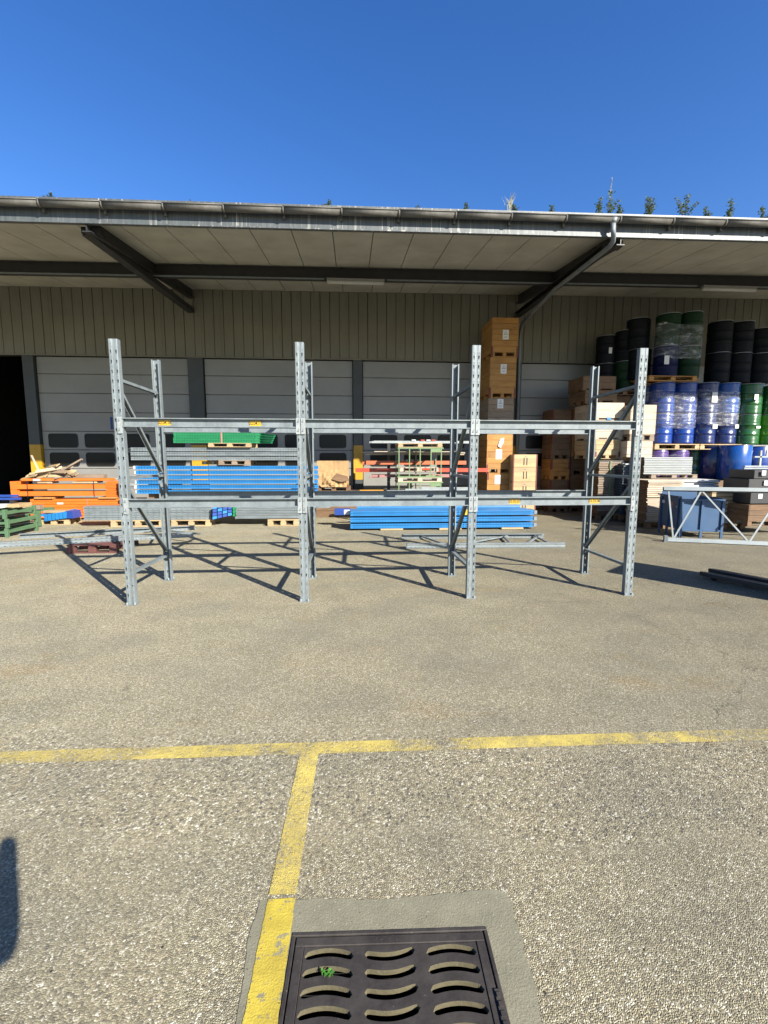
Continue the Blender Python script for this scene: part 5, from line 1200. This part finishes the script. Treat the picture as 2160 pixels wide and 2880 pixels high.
mb = MB(); mb.obox(Of+Vector((-0.06, -0.03, 0.0)), Uf*0.06, Vp*0.08, (0, 0, 0.12)); part('foot_plate', mb, M['galv_dark'], t)
# planks right
b = bale('timber_stack', 'stack of thick pale planks with wedge gap, right of the blue container', 'timber stack', 7.87, 8.88, 9.6, 10.5, 0.40, 0.92, 6, WA['pine', 0], WA['pine', 1], jit=0.01)
b = bale('white_slab_stack', 'ragged white slabs under the thick pale planks', 'slab stack', 7.80, 8.66, 9.6, 10.5, 0.16, 0.37, 5, M['white'], M['grey_board'], jit=0.03)
pallet(8.30, 10.1, 0.0, 'dark pallet under the ragged white slabs', 1.0, 0.8, 'brown', 0.144)
# drums support and dark crates
crate(7.80, 9.10, 11.35, 12.6, 0.0, 0.95, 'wide dark crate on the ground carrying the purple drums', 'brown', 5, 0.12)
crate(9.15, 11.5, 11.1, 12.6, 0.0, 1.02, 'wide dark crate on the ground carrying the big blue drums', 'brown', 5, 0.12)
crate(8.25, 9.3, 9.05, 9.95, 0.16, 0.62, 'dark brown crate at the right edge in shade', 'brown', 3, 0.12)
t = thing('black_box_stack', (8.6, 9.4, 0.62), 'black plastic boxes with white labels stacked at the right edge', 'box stack')
for k, (a, b, c_, d_) in enumerate(((8.35, 8.95, 0.63, 0.93), (8.30, 9.0, 0.935, 1.15), (8.42, 9.1, 1.155, 1.34))): part('box', MB().box(a, b, 9.15+0.02*k, 9.85, c_, d_), M['charcoal'], t, bevel=0.01)
for (a, z) in ((8.52, 0.74), (8.62, 1.02), (8.55, 1.23)): part('label_sheet', MB().box(a, a+0.09, 9.143, 9.147, z, z+0.10), M['paper'], t)
t = thing('zinc_shelf', (8.5, 9.4, 1.36), 'perforated zinc bars lying over the black boxes at the right edge', 'zinc bars')
for k, z in enumerate((1.36, 1.40)): part('bar', MB().box(8.2+0.1*k, 9.6, 9.2+0.1*k, 9.26+0.1*k, z, z+0.03), M['galv_white'], t)
part('bar', MB().box(8.62, 8.66, 9.3, 9.34, 1.43, 1.75), M['galv_white'], t); part('bar', MB().box(8.5, 9.6, 9.3, 9.36, 1.60, 1.63), M['galv_white'], t)

# ================================================================== DRUMS
def drum_meshes(r, h, mat, ribs=True):
    pr = [(0.0, 0.006), (r-0.006, 0.006), (r, 0.012)]
    def bump(z, a, w): return [(r, z-w), (r+a*.7, z-w*.4), (r+a, z), (r+a*.7, z+w*.4), (r, z+w)]
    zs = []
    if ribs:
        for z in [h*0.06+k*h*0.045 for k in range(5)]: zs.append((z, 0.004, h*0.016))
        zs.append((h*0.345, 0.011, 0.014)); zs.append((h*0.66, 0.011, 0.014))
        for z in [h*0.745+k*h*0.045 for k in range(5)]: zs.append((z, 0.004, h*0.016))
    for z, a, w in zs: pr += bump(z, a, w)
    pr += [(r, h-0.012), (r-0.004, h-0.008)]
    body = MB().lathe(pr, 36).mesh('drum_body', mat)
    rim = MB().lathe([(r-0.004, h-0.014), (r+0.007, h-0.012), (r+0.009, h-0.003), (r+0.003, h+0.002), (r-0.008, h), (r-0.01, h-0.012)], 36).mesh('drum_rim', M['drum_rim'])
    lid = MB().lathe([(0.0, h-0.014), (r-0.011, h-0.014), (r-0.009, h-0.004)], 36); lid.tube([(r*0.6, 0, h-0.014), (r*0.6, 0, h-0.004)], 0.03, 10); lid = lid.mesh('drum_lid', mat)
    return body, rim, lid
DM = {}
def drum(x, y, z, mat, lab, group, r=0.29, h=0.80, ribs=True):
    k = (mat, r, h, ribs)
    if k not in DM: DM[k] = drum_meshes(r, h, M[mat], ribs)
    t = thing('steel_drum', (x, y, z), lab, 'drum', group); t.rotation_euler.z = random.uniform(0, 6)
    for n_, me_ in zip(('drum_body', 'drum_rim', 'drum_lid'), DM[k]): link(n_, me_, t, (0, 0, 0))
    return t
G1 = 'steel drums stacked under the canopy'
ya = 12.10
for i, (x, mt, nm_) in enumerate(((8.28, 'drum_blue', 'first'), (8.88, 'drum_blue', 'second'), (9.49, 'drum_navy', 'third'), (10.08, 'drum_royal', 'fourth'))):
    drum(x, ya, 1.96, 'drum_blue' if i < 2 else 'drum_navy', nm_+' blue drum from the left, lower layer of the sunlit drum wall', G1)
    drum(x, ya, 2.765, mt, nm_+' blue drum from the left, upper layer of the sunlit drum wall', G1)
    drum(x, ya+0.62, 1.96, mt, nm_+' blue drum from the left, hidden back row, lower layer', G1); drum(x, ya+0.62, 2.765, mt, nm_+' blue drum from the left, hidden back row, upper layer', G1)
drum(10.69, 12.05, 1.94, 'drum_green', 'dark green drum, lower layer, left of the lime green drums', G1); drum(10.69, 12.05, 2.745, 'drum_green', 'dark green drum, upper layer, left of the lime green drums', G1)
drum(11.33, 12.0, 1.94, 'drum_lime', 'lime green drum at the right edge, lower layer', G1); drum(11.33, 12.0, 2.70, 'drum_green', 'green drum at the right edge above the lime one', G1)
def disc_label(t_, x, y, z, s_=0.07):
    mb = MB(); mb.lathe([(s_*0.62, 0), (s_, 0)], 20); 
# drum labels
def dlabel(lab, x, y, z, w, h, cat='paper label', mt='paper'):
    mb = MB(); mb.box(x-w/2, x+w/2, y-0.002, y, z-h/2, z+h/2); tag(part('paper_label', mb, M[mt], None), lab, cat)
dlabel('torn white paper on the third upper blue drum', 9.50, 11.785, 3.17, 0.15, 0.26); dlabel('white label on the third lower blue drum', 9.58, 11.79, 2.42, 0.13, 0.12); dlabel('white label on the fourth lower blue drum', 10.2, 11.80, 2.42, 0.10, 0.10)
dlabel('white label on the upper dark green drum', 10.60, 11.72, 3.18, 0.11, 0.14); dlabel('small white label on the lower dark green drum', 10.75, 11.74, 2.40, 0.12, 0.06); dlabel('white label on the upper green drum at the right edge', 11.24, 11.68, 3.12, 0.11, 0.14)
mb = MB(); mb.add([(8.90+0.055*math.cos(a*math.pi/8)*q, 11.79, 3.12+0.055*math.sin(a*math.pi/8)*q) for a in range(16) for q in (1, 0.62)], [(2*i, 2*((i+1) % 16), 2*((i+1) % 16)+1, 2*i+1) for i in range(16)]); tag(part('round_emblem', mb, M['paper'], None), 'white ring emblem on the second upper blue drum', 'emblem')
pallet(8.58, 12.4, 1.81, 'pale pallet under the left blue drums', 1.24, 1.2, 'pine', 0.145); pallet(9.80, 12.4, 1.81, 'pale pallet under the middle blue drums', 1.16, 1.2, 'pine', 0.145)
for i, x in enumerate((8.22, 8.80)): drum(x, 12.1, 1.0, 'drum_purple', ('left', 'right')[i]+' purple drum below the blue drums', G1)
drum(9.40, 12.35, 1.0, 'drum_forest', 'dark forest green drum in the lower tier', G1, 0.29, 0.80)
drum(9.80, 12.05, 1.03, 'drum_navy', 'large smooth dark blue drum, left of the three large ones', G1, 0.37, 0.88, False)
drum(9.95, 11.5, 1.03, 'drum_royal', 'large smooth royal blue drum, front one of the three large ones', G1, 0.36, 0.89, False)
drum(10.95, 11.95, 1.03, 'drum_blue', 'large smooth blue drum with a white sheet at the right edge', G1, 0.37, 0.87, False)
dlabel('white sheet on the large blue drum at the right edge', 10.98, 11.57, 1.72, 0.16, 0.20)
# upper tiers, shade painted into the drum colours
pallet(8.3, 12.35, 3.57, 'brown pallet between the sunlit blue drums and the dark upper drums', 1.3, 1.2, 'honey', 0.13)
UP = [(8.02, 3.705, 'drum_shade_black', 0), (8.31, 3.705, 'drum_shade_blue', 1), (8.90, 3.705, 'drum_shade_green', 2), (7.98, 4.51, 'drum_shade_black', 3), (8.33, 4.51, 'drum_shade_green', 4), (8.92, 4.56, 'drum_shade_green', 5)]
drum(7.85, 12.55, 3.705, 'drum_shade_black', 'shade-darkened navy drum at the left, lower layer of the shaded upper drums', G1); drum(7.80, 12.6, 4.51, 'drum_shade_black', 'shade-darkened navy drum at the left, upper layer of the shaded upper drums', G1)
drum(8.33, 12.15, 3.705, 'drum_shade_blue', 'shade-darkened blue drum with white label, lower layer of the shaded upper drums', G1); drum(8.93, 12.15, 3.705, 'drum_shade_green', 'shade-darkened green drum, lower layer of the shaded upper drums', G1)
drum(8.33, 12.15, 4.51, 'drum_shade_green', 'shade-darkened green drum, upper layer of the shaded upper drums', G1); drum(8.93, 12.15, 4.56, 'drum_shade_green', 'tallest standing shade-darkened green drum in the shaded upper drums', G1)
dlabel('white label on the shade-darkened blue drum', 8.17, 11.87, 4.12, 0.13, 0.22)
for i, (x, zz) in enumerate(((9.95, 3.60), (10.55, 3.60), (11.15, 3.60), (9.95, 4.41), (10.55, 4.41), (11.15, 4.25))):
    drum(x, 12.35, zz, 'drum_shade_black', ('left', 'middle', 'right', 'left', 'middle', 'right')[i]+' shade-darkened drum above the right sunlit drums, '+('lower' if i < 3 else 'upper')+' layer', G1)
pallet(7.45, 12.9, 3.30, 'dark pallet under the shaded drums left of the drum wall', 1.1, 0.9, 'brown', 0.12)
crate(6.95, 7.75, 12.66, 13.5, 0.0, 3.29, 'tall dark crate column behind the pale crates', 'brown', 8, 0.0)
drum(7.62, 12.85, 3.42, 'drum_shade_green', 'shade-darkened green drum at the left end of the shaded drums, lower layer', G1, 0.28, 0.82); drum(7.62, 12.85, 4.245, 'drum_shade_black', 'shade-darkened black and white banded drum at the left end of the shaded drums', G1, 0.28, 0.82); drum(7.20, 13.1, 3.42, 'drum_shade_black', 'hindmost shade-darkened drum at the left, lower layer', G1, 0.27, 0.80); drum(7.20, 13.1, 4.225, 'drum_shade_black', 'hindmost shade-darkened drum at the left with a pale label, upper layer', G1, 0.27, 0.75)
dlabel('pale label on the hindmost shade-darkened drum', 7.17, 12.82, 4.55, 0.09, 0.16)
# stretch film round drum loads
def film(lab, x0, x1, y0, y1, z0, z1, r=0.30):
    pts = []
    n = 8
    for (cx, cy, a0) in ((x1-r, y1-r, 0), (x0+r, y1-r, 90), (x0+r, y0+r, 180), (x1-r, y0+r, 270)):
        for k in range(n+1): a = math.radians(a0+90*k/n); pts.append((cx+r*math.cos(a), cy+r*math.sin(a)))
    mb = MB(); vs = []; fs = []; m_ = len(pts); NZ = 14
    for j in range(NZ+1):
        z = z0+(z1-z0)*j/NZ
        for i, (x, y) in enumerate(pts):
            k = 0.006*math.sin(j*2.1+i*0.5)+random.uniform(-.004, .004); vs.append((x+(x-(x0+x1)/2)*k, y+(y-(y0+y1)/2)*k*0.5, z+random.uniform(-.01, .01)+(0.05*math.sin(i*0.4) if j in (0, NZ) else 0)))
    for j in range(NZ):
        for i in range(m_): a = j*m_+i; b = j*m_+(i+1) % m_; fs.append((a, b, b+m_, a+m_))
    mb.add(vs, fs, True); tag(part('stretch_film', mb, M['wrap'], None), lab, 'stretch film', 'clear film wrapped round drum loads')
film('clear shiny stretch film round the first two columns of blue drums', 7.975, 9.185, 11.785, 13.03, 2.40, 3.32)
film('clear stretch film round the third and fourth columns of blue drums', 9.19, 10.385, 11.785, 13.03, 2.48, 3.36)
film('dusty stretch film round the shade-darkened green drums', 8.02, 9.24, 11.84, 12.5, 4.2, 5.05)

# ================================================================== ELECTRIC PALLET TRUCK (outside right, only forks and shadow seen)
pt = thing('pallet_truck', (5.31, 4.72, 0), 'electric pallet truck at the right edge with two black forks showing', 'pallet truck')
back = Vector((0.632, -0.775, 0)); side = Vector((0.775, 0.632, 0)); fdir = Vector((-0.45, 0.89, 0)).normalized(); fs_ = Vector((0.89, 0.45, 0)).normalized()
for k, tip in enumerate((Vector((4.64, 5.76, 0)), Vector((4.885, 5.915, 0)))):
    mb = MB(); w = 0.062; hz = 0.085
    base = tip-fdir*1.28
    pr = [(0, 0), (1.14, 0), (1.22, w*0.35), (1.28, w*0.75), (1.28, w*1.25), (1.22, w*1.65), (1.14, 2*w), (0, 2*w)]
    poly = [base+fdir*a+fs_*(b-w)+Vector((0, 0, 0.035)) for a, b in pr]
    mb.prism(poly, 0, (0, 0, 0.05)); part('fork', mb, M['steel_dark'], pt, bevel=0.006)
    mb = MB(); c0 = base+fdir*1.1; mb.tube([c0-fs_*0.03+Vector((0, 0, 0.035)), c0+fs_*0.03+Vector((0, 0, 0.035))], 0.035, 12); part('load_wheel', mb, M['black'], pt)
bo = Vector((5.31, 4.72, 0))
part('body', MB().obox(bo-side*0.46+Vector((0, 0, 0.06)), side*0.92, back*0.62, (0, 0, 1.0)), M['charcoal'], pt, bevel=0.03)
part('mast_shield', MB().obox(bo-side*0.48+Vector((0, 0, 0.10)), side*0.96, -back*0.05, (0, 0, 1.18)), M['charcoal'], pt, bevel=0.01)
mb = MB(); mb.tube([bo+back*0.62+Vector((0, 0, 0.5)), bo+back*0.80+Vector((0, 0, 1.0)), bo+back*0.72+Vector((0, 0, 1.18))], 0.03, 8); part('tiller', mb, M['black'], pt)
for s_ in (-0.32, 0.32): part('drive_wheel', MB().tube([bo+back*0.3+side*s_-side*0.04+Vector((0, 0, 0.10)), bo+back*0.3+side*s_+side*0.04+Vector((0, 0, 0.10))], 0.10, 16), M['black'], pt)

# ================================================================== PHOTOGRAPHER (behind the lens; only the shadow shows)
def skin_body(name, joints, edges, mat, parent=None):
    me = bpy.data.meshes.new(name); me.from_pydata([j[:3] for j in joints], edges, []); o = bpy.data.objects.new(name, me); COL.objects.link(o)
    md = o.modifiers.new('skin', 'SKIN'); sv = me.skin_vertices[0].data
    for i, j in enumerate(joints): sv[i].radius = (j[3], j[3] if len(j) < 5 else j[4]); sv[i].use_root = (i == 0)
    md2 = o.modifiers.new('sub', 'SUBSURF'); md2.levels = 2; md2.render_levels = 2
    dg = bpy.context.evaluated_depsgraph_get(); m2 = bpy.data.meshes.new_from_object(o.evaluated_get(dg)); bpy.data.objects.remove(o)
    for p in m2.polygons: p.use_smooth = True
    m2.materials.clear(); m2.materials.append(mat); m2.name = name; return link(name, m2, parent)
BX, BY = -0.135, -0.335
js = [(BX, BY, 0.98, .17, .12), (BX, BY, 1.15, .15, .11), (BX, BY, 1.34, .19, .12), (BX, BY+0.01, 1.47, .06), (BX, BY+0.03, 1.58, .085), (BX, BY+0.03, 1.71, .075),
      (BX+0.17, BY, 1.40, .06), (BX+0.27, BY+0.18, 1.17, .045), (BX+0.21, BY+0.33, 1.44, .032), (BX-0.17, BY, 1.40, .06), (BX-0.25, BY+0.14, 1.16, .045), (BX+0.05, BY+0.30, 1.43, .032),
      (BX+0.10, BY, 0.88, .09), (BX+0.12, BY+0.01, 0.50, .062), (BX+0.13, BY, 0.10, .045), (BX+0.14, BY+0.16, 0.04, .04), (BX-0.10, BY, 0.88, .09), (BX-0.12, BY+0.01, 0.50, .062), (BX-0.13, BY, 0.10, .045), (BX-0.14, BY+0.16, 0.04, .04)]
es = [(0, 1), (1, 2), (2, 3), (3, 4), (4, 5), (2, 6), (6, 7), (7, 8), (2, 9), (9, 10), (10, 11), (0, 12), (12, 13), (13, 14), (14, 15), (0, 16), (16, 17), (17, 18), (18, 19)]
pm_ = m_flat('dark_work_clothes', (0.05, 0.06, 0.09), 0.8)
tag(skin_body('person', js, es, pm_), 'person in dark clothes standing behind the drain holding up a phone', 'person')
